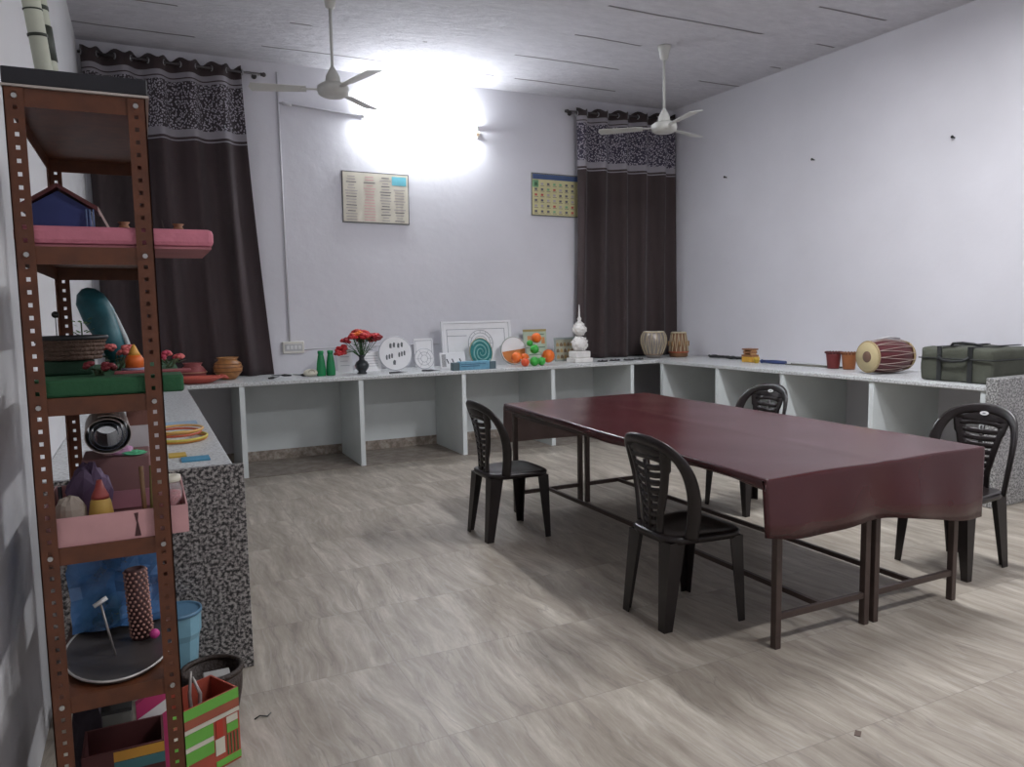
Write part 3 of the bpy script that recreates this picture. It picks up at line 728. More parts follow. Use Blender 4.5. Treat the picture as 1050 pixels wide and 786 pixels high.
tag(m.build('wire_coil', M('black_wire', (0.02, 0.02, 0.02), 0.4), loc=(-0.165, 2.75, ZB)), 'small tangle of black wire lying on the black board atop the rack', 'wire')

# --- level 2: pink box, blue house, small pots
Z2 = LV[1]
t = thing('pink_covered_box', 'long flat pink paper-covered box sticking out of the rack', 'box', (-0.045, 2.11, Z2))
m = MB(); m.box((-0.215, -0.002, 0.006), (0.220, 0.36, 0.050), bevel=0.012); m.build('lid', M('pink_crinkled_paper', (0.52, 0.165, 0.22), 0.6, bump=0.5, bscale=30), t)
m = MB(); m.box((-0.21, 0.004, 0.0), (0.214, 0.35, 0.0055)); m.build('base', M('dusky_pink_card', (0.36, 0.13, 0.15), 0.7), t)
mz = Z2+0.051
t = thing('model_house', 'small blue card house with dark red roof on the pink box', 'model house', (-0.175, 2.36, mz))
m = MB(); m.box((-0.075, -0.05, 0), (0.065, 0.06, 0.065)); m.prism([(-0.075, 0.065), (0.065, 0.065), (-0.005, 0.108)], -0.048, 0.058, 'y'); m.build('walls', M('deep_blue_card', (0.028, 0.045, 0.17), 0.6), t)
m = MB()
for s, a, b in ((-1, (-0.092, 0.058), (-0.005, 0.116)), (1, (0.085, 0.058), (-0.005, 0.116))):
    m.prism([a, b, (b[0], b[1]+0.010), (a[0], a[1]+0.012)], -0.062, 0.072, 'y')
m.build('roof', M('dark_red_roof_card', (0.10, 0.022, 0.022), 0.6, bump=0.6), t)
for s in (0.07, 0.078, 0.086):
    m = MB(); m.cyl((s-0.012, -0.06, 0), (s-0.012, -0.06, 0.062), 0.0022, 6); m.build('porch_post', M('light_blue_card', (0.12, 0.18, 0.33)), t)
m = MB(); m.prism([(0.080, 0.07), (0.086, 0.07), (0.118, 0.0), (0.112, 0.0)], -0.060, -0.054, 'y'); m.build('ladder', M('pale_card', (0.50, 0.42, 0.38)), t)
CLAY = M('terracotta', (0.26, 0.11, 0.05), 0.6, var=0.2, scale=40)
POTP = [(0.010, 0), (0.017, 0.006), (0.019, 0.016), (0.013, 0.026), (0.010, 0.030), (0.016, 0.037), (0.014, 0.037), (0.008, 0.031)]
m = MB(); m.lathe([(r, z) for r, z in POTP], 16); p1 = tag(m.build('clay_pot', CLAY, loc=(-0.032, 2.35, mz)), 'tiny clay pot on the pink box left of the rack post', 'pot', 'tiny pots on the pink box')
p2 = p1.copy(); C.collection.objects.link(p2); p2.location = (0.104, 2.36, mz); p2['label'] = 'tiny clay pot on the pink box right of the rack post'
m = MB(); m.tube([(0, 0, 0), (-0.008, 0, 0.02), (-0.014, 0.0, 0.045)], [0.002, 0.0015, 0.001], 6); m.tube([(0, 0, 0), (0.006, 0, 0.012)], 0.0015, 6)
tag(m.build('twig', M('dark_twig', (0.04, 0.02, 0.015)), loc=(0.075, 2.33, mz-0.001)), 'thin dark twig standing on the pink box beside the right pot', 'twig')

# --- level 3: green tray and its load
Z3 = LV[2]
t = thing('green_tray', 'long dark green tray sticking out of the rack', 'tray', (-0.065, 2.112, Z3))
m = MB(); m.box((-0.185, 0.0, 0.0), (0.150, 0.62, 0.043), bevel=0.006); m.build('body', M('dark_green_felt', (0.012, 0.085, 0.030), 0.75, bump=0.2), t)
z3 = Z3 + 0.0435
def flower(mb, c, r, rr, mi=0):
    for k in range(9):
        a = rr.uniform(0, 2*PI); e = rr.uniform(-0.1, 1.3)
        d = Vector((math.cos(a)*math.cos(e), math.sin(a)*math.cos(e), math.sin(e)))*r*0.55
        mb.sph((c[0]+d.x, c[1]+d.y, c[2]+d.z), r*0.42, 7, (1, 1, 0.7), mi)
t = thing('wicker_basket', 'brown wicker basket on a green block on the green tray', 'basket', (-0.175, 2.32, z3))
m = MB()
WK = M('brown_wicker', (0.11, 0.065, 0.045), 0.7, bump=0.9, bscale=120)
for i in range(5):
    rx = 0.066+0.003*i
    m.tube([(rx*math.cos(a), 0.06*math.sin(a), 0.045+0.011*i) for a in [2*PI*k/24 for k in range(24)]], 0.007, 6, closed=True)
m.lathe([(0.05, 0.04), (0.062, 0.045), (0.064, 0.085), (0.05, 0.086)], 20); m.build('woven_bowl', WK, t)
m = MB(); m.tube([(0.084*math.cos(a), 0.066*math.sin(a), 0.096) for a in [2*PI*k/28 for k in range(28)]], 0.006, 6, closed=True); m.build('rim', M('black_rim', (0.02, 0.022, 0.025), 0.5), t)
m = MB(); m.box((-0.07, -0.05, 0), (0.05, 0.05, 0.037), bevel=0.006); m.build('green_foot', M('deep_green_card', (0.012, 0.05, 0.025), 0.7), t)
t = thing('tiny_plant', 'tiny leafy plant standing in the wicker basket on the rack', 'plant', (-0.150, 2.35, z3+0.085))
m = MB(); rr = random.Random(5)
for k in range(16):
    a = rr.uniform(0, 2*PI); r = rr.uniform(0.004, 0.022); h = rr.uniform(0.015, 0.06)
    c = Vector((r*math.cos(a), r*math.sin(a), h)); d = Vector((math.cos(a), math.sin(a), 0.5)).normalized()*0.014; s = Vector((-math.sin(a), math.cos(a), 0))*0.006
    m.poly([c, c+d*0.5+s, c+d, c+d*0.5-s])
m.build('leaves', M('light_green_leaf', (0.16, 0.30, 0.10), 0.5), t)
m = MB(); m.cyl((0, 0, 0), (0, 0, 0.05), 0.002, 6); m.build('stem', M('green_stem', (0.05, 0.10, 0.03)), t)
m = MB(); m.cyl((0, 0, 0.0), (0, 0, 0.07), 0.0012, 6); m.sph((0, 0, 0.072), 0.009, 12)
tag(m.build('black_bead_pin', M('black_bead', (0.012, 0.012, 0.012), 0.3), loc=(-0.207, 2.33, z3+0.085)), 'thin pin with a round black bead rising from the wicker basket', 'pin')
t = thing('teal_cushion', 'teal tube-shaped cloth leaning behind the wicker basket', 'cushion', (-0.10, 2.50, z3))
m = MB()
pts = [Vector((0.035, -0.02, 0.02)), Vector((0.010, 0.0, 0.09)), Vector((-0.015, 0.02, 0.155)), Vector((-0.035, 0.03, 0.20)), Vector((-0.044, 0.03, 0.222)), Vector((-0.047, 0.03, 0.232))]
m.tube(pts, [0.026, 0.036, 0.045, 0.040, 0.026, 0.008], 18); m.build('body', M('teal_satin', (0.030, 0.145, 0.175), 0.45, var=0.25, scale=20), t)
m = MB(); m.tube([p+Vector((0.036+0.005*math.sin(i), -0.012, -0.004)) for i, p in enumerate(pts[:5])], [0.006, 0.008, 0.008, 0.007, 0.003], 8); m.build('silver_trim', M('silver_trim', (0.42, 0.47, 0.48), 0.5), t)
PKF = M('coral_pink_petals', (0.62, 0.14, 0.13), 0.6); RDF = M('crimson_petals', (0.50, 0.05, 0.10), 0.6)
def posy(label, loc, cols, n, sp, h, seed, leafy=True):
    t = thing('flower_bunch', label, 'flowers', loc)
    rr = random.Random(seed)
    m = MB()
    for k in range(n):
        flower(m, (rr.uniform(-sp, sp), rr.uniform(-sp, sp)*0.7, h*rr.uniform(0.6, 1)), 0.02, rr, rr.randrange(len(cols)))
    m.build('petals', cols, t)
    m = MB()
    for k in range(8): m.tube([(rr.uniform(-0.01, 0.01), rr.uniform(-0.01, 0.01), 0), (rr.uniform(-sp, sp), rr.uniform(-sp, sp)*0.6, h*0.7)], 0.002, 5)
    if leafy:
        for k in range(10):
            c = Vector((rr.uniform(-sp, sp), rr.uniform(-sp, sp)*0.6, h*rr.uniform(0.2, 0.6))); a = rr.uniform(0, 6.28)
            d = Vector((math.cos(a), math.sin(a), 0.3))*0.025; s = Vector((-math.sin(a), math.cos(a), 0))*0.008
            m.poly([c, c+d*0.5+s, c+d, c+d*0.5-s])
    m.build('stems', M('dull_green_stems', (0.10, 0.14, 0.07)), t)
    return t
posy('coral pink artificial flowers on the green tray, left of the orange figure', (-0.065, 2.40, z3), [PKF, PKF], 6, 0.03, 0.065, 1)
posy('crimson artificial flowers at the right end of the green tray', (0.062, 2.42, z3), [RDF, PKF], 6, 0.028, 0.035, 2)
posy('low bunch of red flowers at the foot of the wicker basket', (-0.108, 2.215, z3), [RDF, M('dark_red_petals', (0.25, 0.03, 0.04))], 4, 0.025, 0.022, 6)
t = thing('orange_doll', 'orange bottle-shaped figure with a yellow top on the green tray', 'figurine', (-0.028, 2.35, z3))
m = MB(); m.lathe([(0.023, 0.008), (0.024, 0.03), (0.018, 0.042)], 16); m.build('body', M('orange_paper', (0.75, 0.15, 0.02), 0.5), t)
m = MB(); m.lathe([(0.017, 0.042), (0.012, 0.052), (0.006, 0.066), (0.002, 0.072)], 16); m.build('cap', M('yellow_paper', (0.70, 0.36, 0.06), 0.5), t)
m = MB(); m.lathe([(0.034, 0), (0.034, 0.007), (0.026, 0.008)], 18); m.build('base', M('lilac_card', (0.28, 0.24, 0.34), 0.6), t)
m = MB(); m.box((-0.085, -0.05, 0), (0.10, 0.02, 0.004)); 
tag(m.build('red_card', M('dark_red_card', (0.30, 0.07, 0.08), 0.6), loc=(0.01, 2.27, z3)), 'flat dark red card strip under the front edge of the green tray flowers', 'card')

# --- level 4: pink box and contents
Z4 = LV[3]
t = thing('open_pink_box', 'shallow open pale pink cardboard box on the middle shelf of the rack', 'box', (-0.085, 2.112, Z4))
PKB = M('pale_pink_card', (0.55, 0.30, 0.30), 0.65)
m = MB(); a, b, c, d, hh, th = -0.172, 0.162, 0.0, 0.42, 0.072, 0.004
m.box((a, c, 0), (b, d, th)); m.box((a, c, th), (b, c+th, hh)); m.box((a, d-th, th), (b, d, hh)); m.box((a, c+th, th), (a+th, d-th, hh)); m.box((b-th, c+th, th), (b, d-th, hh))
m.build('tray', PKB, t)
m = MB(); m.prism([(0.036, 0.065), (0.046, 0.066), (0.044, 0.045), (0.050, 0.006), (0.035, 0.006), (0.041, 0.040)], -0.0012, 0.0, 'y'); m.build('dark_slit', M('dark_slit', (0.06, 0.02, 0.02)), t)
z4 = Z4 + 0.005
m = MB()
n = 40; rings = []
for k in range(2):
    pass
def spiral_roll(label, loc, r0, r1, turns, L, ang, mats):
    t = thing('rolled_sheet', label, 'rolled sheet', loc)
    t.rotation_euler = (0, 0, ang)
    m = MB(); N_ = int(turns*28); a_, b_ = [], []
    for i in range(N_+1):
        th = 2*PI*turns*i/N_; r = r0 + (r1-r0)*i/N_
        a_.append((r*math.cos(th), r*math.sin(th)*0.88)); b_.append(((r-0.002)*math.cos(th), (r-0.002)*math.sin(th)*0.88))
    for i in range(N_):
        q = [a_[i], a_[i+1], b_[i+1], b_[i]]
        m.prism(q, -L/2, L/2, 'y', mi=1 if i < N_*0.62 else 0)
    bmesh.ops.remove_doubles(m.bm, verts=m.bm.verts, dist=0.00001)
    for f in m.bm.faces: f.smooth = False
    m.build('sheet', mats, t)
    return t
spiral_roll('rolled grey and white sheet seen end-on at the back of the pink box', (-0.112, 2.44, z4+0.235), 0.028, 0.063, 3.3, 0.26, 0.05, [M('off_white_sheet', (0.50, 0.44, 0.40), 0.5), M('dark_glossy_sheet', (0.06, 0.07, 0.10), 0.25)])
t = thing('craft_box', 'brown cardboard box inside the open pink box, under the rolled sheet', 'box', (-0.09, 2.42, z4))
m = MB(); m.box((-0.085, -0.06, 0), (0.085, 0.10, 0.165), bevel=0.004); m.build('body', M('dusty_pink_card', (0.22, 0.11, 0.11), 0.7), t)
m = MB(); m.box((-0.08, -0.064, 0.02), (0.08, -0.0605, 0.07)); m.build('side_label', M('pink_print_label', (0.35, 0.16, 0.2), 0.6), t)
def crumple(name, label, cat, loc, r, sc, mat, seed, amp=0.25, n=14):
    rr = random.Random(seed); m = MB(); m.sph((0, 0, r*sc[2]), r, n, sc)
    for v in m.bm.verts:
        k = 1 + rr.uniform(-amp, amp); v.co.x *= k; v.co.y *= k; v.co.z = max(0.0005, v.co.z*(1+rr.uniform(-amp, amp)*0.6))
    for f in m.bm.faces: f.smooth = False
    return tag(m.build(name, mat, loc=loc), label, cat)
crumple('crumpled_paper', 'crumpled dark purple crepe paper in the open pink box', 'paper', (-0.155, 2.30, z4), 0.052, (1.0, 0.7, 1.55), M('dark_purple_crepe', (0.10, 0.06, 0.12), 0.6), 3, 0.2)
crumple('crumpled_paper', 'lilac pink paper scrap lying on the brown box', 'paper', (-0.075, 2.38, z4+0.166), 0.028, (1.0, 0.7, 0.5), M('lilac_paper', (0.55, 0.30, 0.48), 0.6), 5, 0.3)
crumple('crumpled_paper', 'bright green paper scrap lying on the brown box', 'paper', (-0.045, 2.37, z4+0.166), 0.022, (1.3, 0.7, 0.3), M('mint_green_paper', (0.12, 0.52, 0.28), 0.6), 8, 0.3)
crumple('cloth_pouch', 'cream cloth pouch at the left end of the pink box', 'pouch', (-0.195, 2.19, z4), 0.050, (0.78, 0.7, 1.05), M('cream_cloth', (0.34, 0.29, 0.24), 0.8), 12, 0.06, 18)
t = thing('yellow_bottle', 'yellow conical glue bottle with red label in the pink box', 'bottle', (-0.125, 2.185, z4))
m = MB(); m.lathe([(0.028, 0), (0.029, 0.05), (0.024, 0.085), (0.012, 0.112), (0.006, 0.12)], 20); m.build('body', M('mustard_plastic', (0.48, 0.30, 0.06), 0.45), t)
m = MB(); m.lathe([(0.0195, 0.096), (0.0215, 0.092), (0.0205, 0.1), (0.012, 0.118), (0.006, 0.14)], 16); m.build('cap', M('brick_red_plastic', (0.30, 0.05, 0.04), 0.5), t)
t = thing('glass_jar', 'glass jar of red beads standing in the right end of the pink box', 'jar', (0.037, 2.24, z4))
m = MB(); m.lathe([(0.030, 0), (0.033, 0.01), (0.033, 0.085), (0.028, 0.10), (0.029, 0.112)], 20); m.build('glass', M('clear_jar_plastic', (0.85, 0.85, 0.85), 0.1, alpha=0.25), t)
m = MB(); m.lathe([(0.028, 0.003), (0.030, 0.01), (0.030, 0.078), (0.01, 0.083)], 20); m.build('beads', M('crimson_beads', (0.38, 0.03, 0.04), 0.4, bump=0.8, bscale=200), t)
m = MB(); m.lathe([(0.030, 0.107), (0.031, 0.109), (0.031, 0.122), (0.02, 0.124)], 20); m.build('lid', M('cream_lid', (0.58, 0.55, 0.45), 0.5), t)
for k, (x, la, colr) in enumerate([(-0.008, 'olive green stick standing left of the bead jar', (0.16, 0.14, 0.04)), (-0.024, 'brown wooden stick standing by the olive stick', (0.20, 0.11, 0.05))]):
    m = MB(); m.cyl((0, 0, 0), (0.006-0.01*k, 0.02, 0.155), 0.006, 8)
    tag(m.build('craft_stick', M('stick_%d' % k, colr), loc=(x, 2.22, z4)), la, 'stick', 'sticks in the pink box')
t = thing('picture_card', 'small card with brown picture leaning behind the rack post', 'card', (-0.012, 2.56, z4))
m = MB(); m.box((-0.05, -0.002, 0), (0.05, 0.0, 0.29)); m.build('card', M('white_card', (0.60, 0.58, 0.60), 0.6), t)
m = MB(); m.box((-0.05, -0.0032, 0.225), (0.012, -0.0021, 0.285)); m.box((0.02, -0.0032, 0.235), (0.045, -0.0021, 0.25)); m.build('brown_picture', M('brown_print', (0.20, 0.09, 0.07), 0.6), t)
m = MB(); m.cyl((0, 0, 0), (-0.002, 0.0, 0.11), 0.005, 8); 
tag(m.build('marker_pen', M('black_pen', (0.02, 0.02, 0.025), 0.4), loc=(-0.222, 2.30, z4)), 'black pen standing upright at the left end of the pink box', 'pen')

# --- level 5
Z5 = LV[4]
t = thing('round_tray', 'round dark tray with silver rim on the lower shelf of the rack', 'tray', (-0.112, 2.36, Z5))
m = MB(); m.lathe([(0.11, 0), (0.135, 0.003), (0.138, 0.012), (0.13, 0.010), (0.10, 0.004), (0.0, 0.004)], 36); 
for v in m.bm.verts: v.co.y *= 1.75
m.build('dish', M('dark_tray_metal', (0.08, 0.07, 0.065), 0.4, 0.3), t)
m = MB(); m.tube([(0.138*math.cos(a), 0.138*1.75*math.sin(a), 0.013) for a in [2*PI*k/48 for k in range(48)]], 0.0032, 6, closed=True); m.build('rim', M('silver_rim', (0.55, 0.53, 0.50), 0.4, 0.4), t)
z5 = Z5 + 0.006
BAGM = M('blue_clear_plastic', (0.09, 0.24, 0.52), 0.12, var=0.5, scale=12, alpha=0.62, bump=0.9, bscale=18)
t = thing('plastic_bag', 'crinkled translucent blue plastic bag filling the lower shelf of the rack', 'bag', (-0.115, 2.62, z5))
m = MB(); rr = random.Random(9)
m.box((-0.125, -0.14, 0.0), (0.120, 0.14, 0.30)); bmesh.ops.subdivide_edges(m.bm, edges=m.bm.edges, cuts=7, use_grid_fill=True)
for v in m.bm.verts:
    v.co += Vector((rr.uniform(-0.006, 0.006), rr.uniform(-0.012, 0.012), rr.uniform(-0.006, 0.006) if v.co.z > 0.02 else 0)); v.co.x *= 1-0.15*abs(v.co.z-0.15); v.co.z = max(v.co.z, 0.012)
m.build('film', BAGM, t)
m = MB(); m.box((-0.11, -0.12, 0.013), (0.0, 0.10, 0.10), bevel=0.01); m.build('green_content', M('dark_green_content', (0.02, 0.10, 0.06)), t)
m = MB(); m.box((-0.10, -0.10, 0.102), (0.09, 0.10, 0.23), bevel=0.02); m.build('navy_content', M('navy_content', (0.015, 0.03, 0.10)), t)
t = thing('ridged_roll', 'upright brown roll of beaded mat standing on the round tray', 'roll', (-0.055, 2.40, z5))
t.rotation_euler = (0, -0.04, 0)
m = MB(); m.lathe([(0.028, 0), (0.028, 0.205), (0.02, 0.207), (0.02, 0.19)], 22); m.build('core', M('dark_brown_mat', (0.07, 0.03, 0.03), 0.7), t)
m = MB()
for i in range(17):
    for k in range(12):
        a = 2*PI*k/12 + (i % 2)*PI/12
        m.sph((0.029*math.cos(a), 0.029*math.sin(a), 0.010+0.0118*i), 0.0042, 6)
m.build('bead_pattern', M('tan_beads', (0.38, 0.20, 0.16), 0.5), t)
t = thing('t_handle_stamp', 'thin rod with a white crossbar leaning on the round tray', 'rod', (-0.122, 2.30, z5))
m = MB(); m.cyl((0, 0, 0.0), (-0.028, 0.01, 0.150), 0.003, 8); m.build('rod', M('grey_metal_rod', (0.30, 0.28, 0.27), 0.4, 0.5), t)
m = MB(); m.cyl((-0.044, 0.004, 0.146), (-0.012, 0.014, 0.162), 0.006, 10); m.build('crossbar', WPL, t)
m = MB(); m.sph((0, 0, 0.014), 0.014, 10); tag(m.build('pink_ball', M('magenta_ball', (0.55, 0.05, 0.25), 0.5), loc=(-0.022, 2.36, z5+0.004)), 'small magenta ball at the right of the round tray', 'ball')
t = thing('blue_bucket', 'pale blue plastic bucket on the floor between the rack and the granite slab', 'bucket', (0.052, 3.105, 0.001))
m = MB(); m.lathe([(0.040, 0.0), (0.044, 0.01), (0.050, 0.16), (0.084, 0.255), (0.086, 0.335), (0.081, 0.335), (0.078, 0.26), (0.055, 0.014), (0.0, 0.012)], 12, smooth=False); m.build('tub', M('pale_blue_plastic', (0.20, 0.40, 0.50), 0.35), t)
m = MB(); m.lathe([(0.0865, 0.328), (0.090, 0.329), (0.090, 0.342), (0.082, 0.342), (0.0815, 0.336)], 24); m.build('rim', M('blue_rim', (0.10, 0.22, 0.34), 0.35), t)

# --- bottom: striped house, painted house box, baskets
def painted_house(name, label, loc, ang, L, Dp, H, layout):
    t = thing(name, label, 'model house', loc, ang)
    m = MB(); th = 0.006
    m.box((0, 0, 0), (L, Dp, th), mi=0); m.box((0, 0, th), (L, th, H)); m.box((0, Dp-th, th), (L, Dp, H)); m.box((0, th, th), (th, Dp-th, H)); m.box((L-th, th, th), (L, Dp-th, H))
    m.build('box', layout['base'], t)
    for nm, mat, rects in layout['parts']:
        for (x0, z0, x1, z1) in rects:
            m = MB(); m.box((x0*L, -0.0022, z0*H), (x1*L, -0.0002, z1*H)); m.build(nm, mat, t)
    return t
GRN = M('bright_green_paint', (0.14, 0.42, 0.06), 0.5); BRK = M('brick_red_paint', (0.38, 0.07, 0.04), 0.6); CRM = M('cream_paint', (0.62, 0.60, 0.50), 0.6); OCH = M('ochre_paint', (0.50, 0.25, 0.03), 0.6); TEAL = M('dull_teal_paint', (0.05, 0.16, 0.17), 0.6); DKR = M('dark_maroon_paint', (0.08, 0.02, 0.02), 0.6)
painted_house('painted_house_box', 'open cardboard house painted green, cream and brick red on the floor by the rack', (0.0, 2.4405, 0.001), math.atan2(0.095, 0.172), 0.24, 0.15, 0.245, dict(base=BRK, parts=[
    ('green_eave', GRN, [(0, 0.86, 1, 1.0)]), ('brick_band', M('red_brown_band', (0.33, 0.09, 0.05)), [(0, 0.74, 1, 0.858)]), ('cream_band', CRM, [(0, 0.68, 1, 0.735), (0, 0.44, 0.60, 0.50), (0.62, 0.20, 0.76, 0.42)]),
    ('green_wall_stripe', GRN, [(0, 0.505, 0.60, 0.675), (0, 0.27, 0.60, 0.435), (0.80, 0.44, 0.97, 0.56), (0.62, 0.03, 1, 0.12)]), ('window', CRM, [(0.80, 0.57, 0.97, 0.66)]), ('red_door', M('bright_red_paint', (0.45, 0.04, 0.02)), [(0.64, 0.44, 0.74, 0.67)]), ('fence', M('dark_green_fence', (0.05, 0.14, 0.04)), [(0.80+i*0.05, 0.14, 0.815+i*0.05, 0.42) for i in range(4)])]))
painted_house('striped_house_box', 'dark cardboard house with ochre and teal stripes at the foot of the rack', (-0.215, 2.22, 0.001), 0.0, 0.20, 0.15, 0.30, dict(base=DKR, parts=[
    ('ochre_stripe', OCH, [(0.38, 0.90, 1, 0.99)]), ('teal_stripe', TEAL, [(0.38, 0.80, 1, 0.895)]), ('window_frame', M('pale_green_frame', (0.32, 0.40, 0.30)), [(0.0, 0.74, 0.20, 0.76), (0.18, 0.5, 0.21, 0.75), (0.27, 0.71, 0.56, 0.73), (0.27, 0.45, 0.30, 0.72), (0.54, 0.45, 0.57, 0.72), (0.0, 0.49, 0.21, 0.51), (0.27, 0.44, 0.57, 0.46)])]))
BR = M('dark_cane', (0.035, 0.022, 0.016), 0.55, bump=0.6, bscale=100)
t = thing('cane_basket', 'dark brown round cane basket behind the painted house', 'basket', (0.150, 2.83, 0.001))
m = MB(); m.lathe([(0.07, 0), (0.08, 0.02), (0.10, 0.12), (0.105, 0.195), (0.097, 0.195), (0.09, 0.11), (0.06, 0.02), (0, 0.018)], 24); m.build('bowl', BR, t)
m = MB(); m.tube([(0.101*math.cos(a), 0.101*math.sin(a), 0.200) for a in [2*PI*k/26 for k in range(26)]], 0.010, 6, closed=True); m.build('rim', BR, t)
m = MB(); m.box((-0.045, -0.03, 0), (0.045, 0.03, 0.16), bevel=0.004); o = m.build('white_card_box', M('grey_white_card', (0.42, 0.42, 0.40), 0.6), loc=(0.165, 2.835, 0.02)); tag(o, 'small greyish white box standing inside the cane basket', 'box')
t = thing('pliers', 'pliers with pale grey handles standing inside the painted house', 'pliers', (0.075, 2.58, 0.009))
PLM = M('grey_handle', (0.36, 0.34, 0.32), 0.4, 0.3)
for s in (-1, 1):
    m = MB(); m.tube([(0.0, 0, 0.12), (s*0.012+0.005, 0, 0.17), (s*0.016+0.006, 0, 0.23), (s*0.006-0.004*s, 0, 0.30-0.01*s)], [0.006, 0.007, 0.006, 0.004], 8); m.build('handle', PLM, t)
m = MB(); m.tube([(0, 0, 0.0), (0, 0, 0.09), (0, 0, 0.13)], [0.004, 0.012, 0.010], 8); m.build('jaw', M('dark_jaw_steel', (0.06, 0.06, 0.06), 0.4, 0.6), t)
t = thing('grey_box', 'tall grey card box with dark lid behind the striped house', 'box', (-0.132, 2.432, 0.001))
m = MB(); m.box((-0.04, -0.045, 0), (0.035, 0.05, 0.325), bevel=0.003); m.build('box', M('grey_green_card', (0.17, 0.17, 0.15), 0.6), t)
m = MB(); m.box((-0.042, -0.048, 0.326), (0.037, 0.052, 0.337)); m.build('lid', M('dark_lid', (0.03, 0.03, 0.03)), t)
t = thing('pink_folder', 'bright pink folder standing between the striped and the painted house', 'folder', (-0.045, 2.405, 0.001)); t.rotation_euler = (0.0, 0.0, 0.1)
m = MB(); m.prism([(-0.04, 0.0), (0.05, 0.0), (0.05, 0.385), (-0.04, 0.335)], -0.010, 0.012, 'y'); m.build('cover', M('bright_pink_card', (0.48, 0.04, 0.15), 0.5), t)
m = MB(); m.prism([(-0.038, 0.29), (0.048, 0.335), (0.048, 0.30), (-0.038, 0.255)], -0.0125, -0.0105, 'y'); m.build('pale_label', WPL, t)
crumple('dark_cloth_bundle', 'dark cloth bundle at the left foot of the rack behind the striped house', 'cloth', (-0.215, 2.56, 0.001), 0.060, (0.9, 0.9, 2.8), M('black_purple_cloth', (0.03, 0.02, 0.03), 0.7), 31, 0.12)

# ------------------------------------------------------------------ left counter: bangles, strips
BCOL = [((0.72, 0.30, 0.05), 'orange'), ((0.60, 0.50, 0.08), 'yellow'), ((0.50, 0.10, 0.04), 'red'), ((0.70, 0.42, 0.12), 'amber')]
for k in range(4):
    col, nm = BCOL[k]; ox, oy = [(0, 0), (0.012, -0.03), (-0.02, 0.025), (0.01, 0.05)][k]
    R0 = 0.125 - 0.006*k
    m = MB(); m.tube([(R0*math.cos(a), R0*1.25*math.sin(a), 0) for a in [2*PI*q/44 for q in range(44)]], 0.006, 7, closed=True)
    tag(m.build('paper_ring', M('ring_'+nm, col, 0.45), loc=(0.125+ox*0.6, 4.02+oy, CH+0.007+0.0125*k)), 'thin %s ring in the stack of rings on the left counter' % nm, 'ring', 'rings lying on the left counter')
for k, (x, y, dx, dy, col, la) in enumerate([(0.165, 3.42, 0.055, 0.05, (0.05, 0.24, 0.38), 'blue paper strip at the near end of the left counter'), (0.10, 3.55, 0.035, 0.05, (0.50, 0.33, 0.05), 'ochre card piece at the near end of the left counter'), (0.12, 4.60, 0.12, 0.05, (0.30, 0.42, 0.55), 'pale blue paper strip across the left counter behind the rings')]):
    m = MB(); m.box((-dx, -dy, 0), (dx, dy, 0.006)); tag(m.build('paper_strip', M('strip%d' % k, col), loc=(x, y, CH+0.0005)), la, 'paper')

# ------------------------------------------------------------------ back counter display
def spot(x, y): return (x, y, CH+0.0008)
# left: clay pots
t = thing('clay_pot', 'round golden brown clay pot before the left curtain', 'pot', spot(0.685, 7.50))
m = MB(); m.lathe([(0.06, 0), (0.075, 0.01), (0.122, 0.07), (0.130, 0.11), (0.115, 0.155), (0.085, 0.175), (0.080, 0.185), (0.10, 0.205), (0.092, 0.205), (0.07, 0.185), (0.07, 0.17)], 28); m.build('body', M('golden_clay', (0.34, 0.15, 0.045), 0.4, var=0.25, scale=20), t)
for z, r in ((0.075, 0.125), (0.115, 0.131), (0.145, 0.121)):
    m = MB(); m.tube([(r*math.cos(a), r*math.sin(a), z) for a in [2*PI*k/30 for k in range(30)]], 0.004, 6, closed=True); m.build('painted_ring', M('dark_gold_ring', (0.16, 0.06, 0.02)), t)
t = thing('clay_pot', 'dull red clay pot behind the red cloth, left of the golden pot', 'pot', spot(0.385, 7.52))
m = MB(); m.lathe([(0.06, 0), (0.11, 0.05), (0.115, 0.09), (0.085, 0.13), (0.07, 0.14), (0.085, 0.165), (0.075, 0.165), (0.06, 0.14)], 26); m.build('body', M('dull_red_clay', (0.24, 0.05, 0.05), 0.6), t)
m = MB(); m.tube([(0.118*math.cos(a), 0.118*math.sin(a), 0.08) for a in [2*PI*k/30 for k in range(30)]], 0.005, 6, closed=True); m.build('painted_ring', M('tan_ring', (0.4, 0.2, 0.12)), t)
t = thing('red_dish', 'shallow red oval dish lying in front of the clay pots', 'dish', spot(0.40, 7.22))
m = MB(); m.lathe([(0.07, 0), (0.10, 0.006), (0.17, 0.045), (0.18, 0.06), (0.165, 0.058), (0.10, 0.018), (0, 0.014)], 30)
for v in m.bm.verts: v.co.x *= 1.25; v.co.y *= 0.75
m.build('bowl', M('coral_red_clay', (0.50, 0.10, 0.07), 0.5), t)
m = MB(); m.tube([(0.19, 0.0, 0.055), (0.235, 0.0, 0.05), (0.26, 0, 0.03)], [0.02, 0.015, 0.008], 8); m.build('spout', M('coral_red_clay', (0.5, 0.1, 0.07)), t)
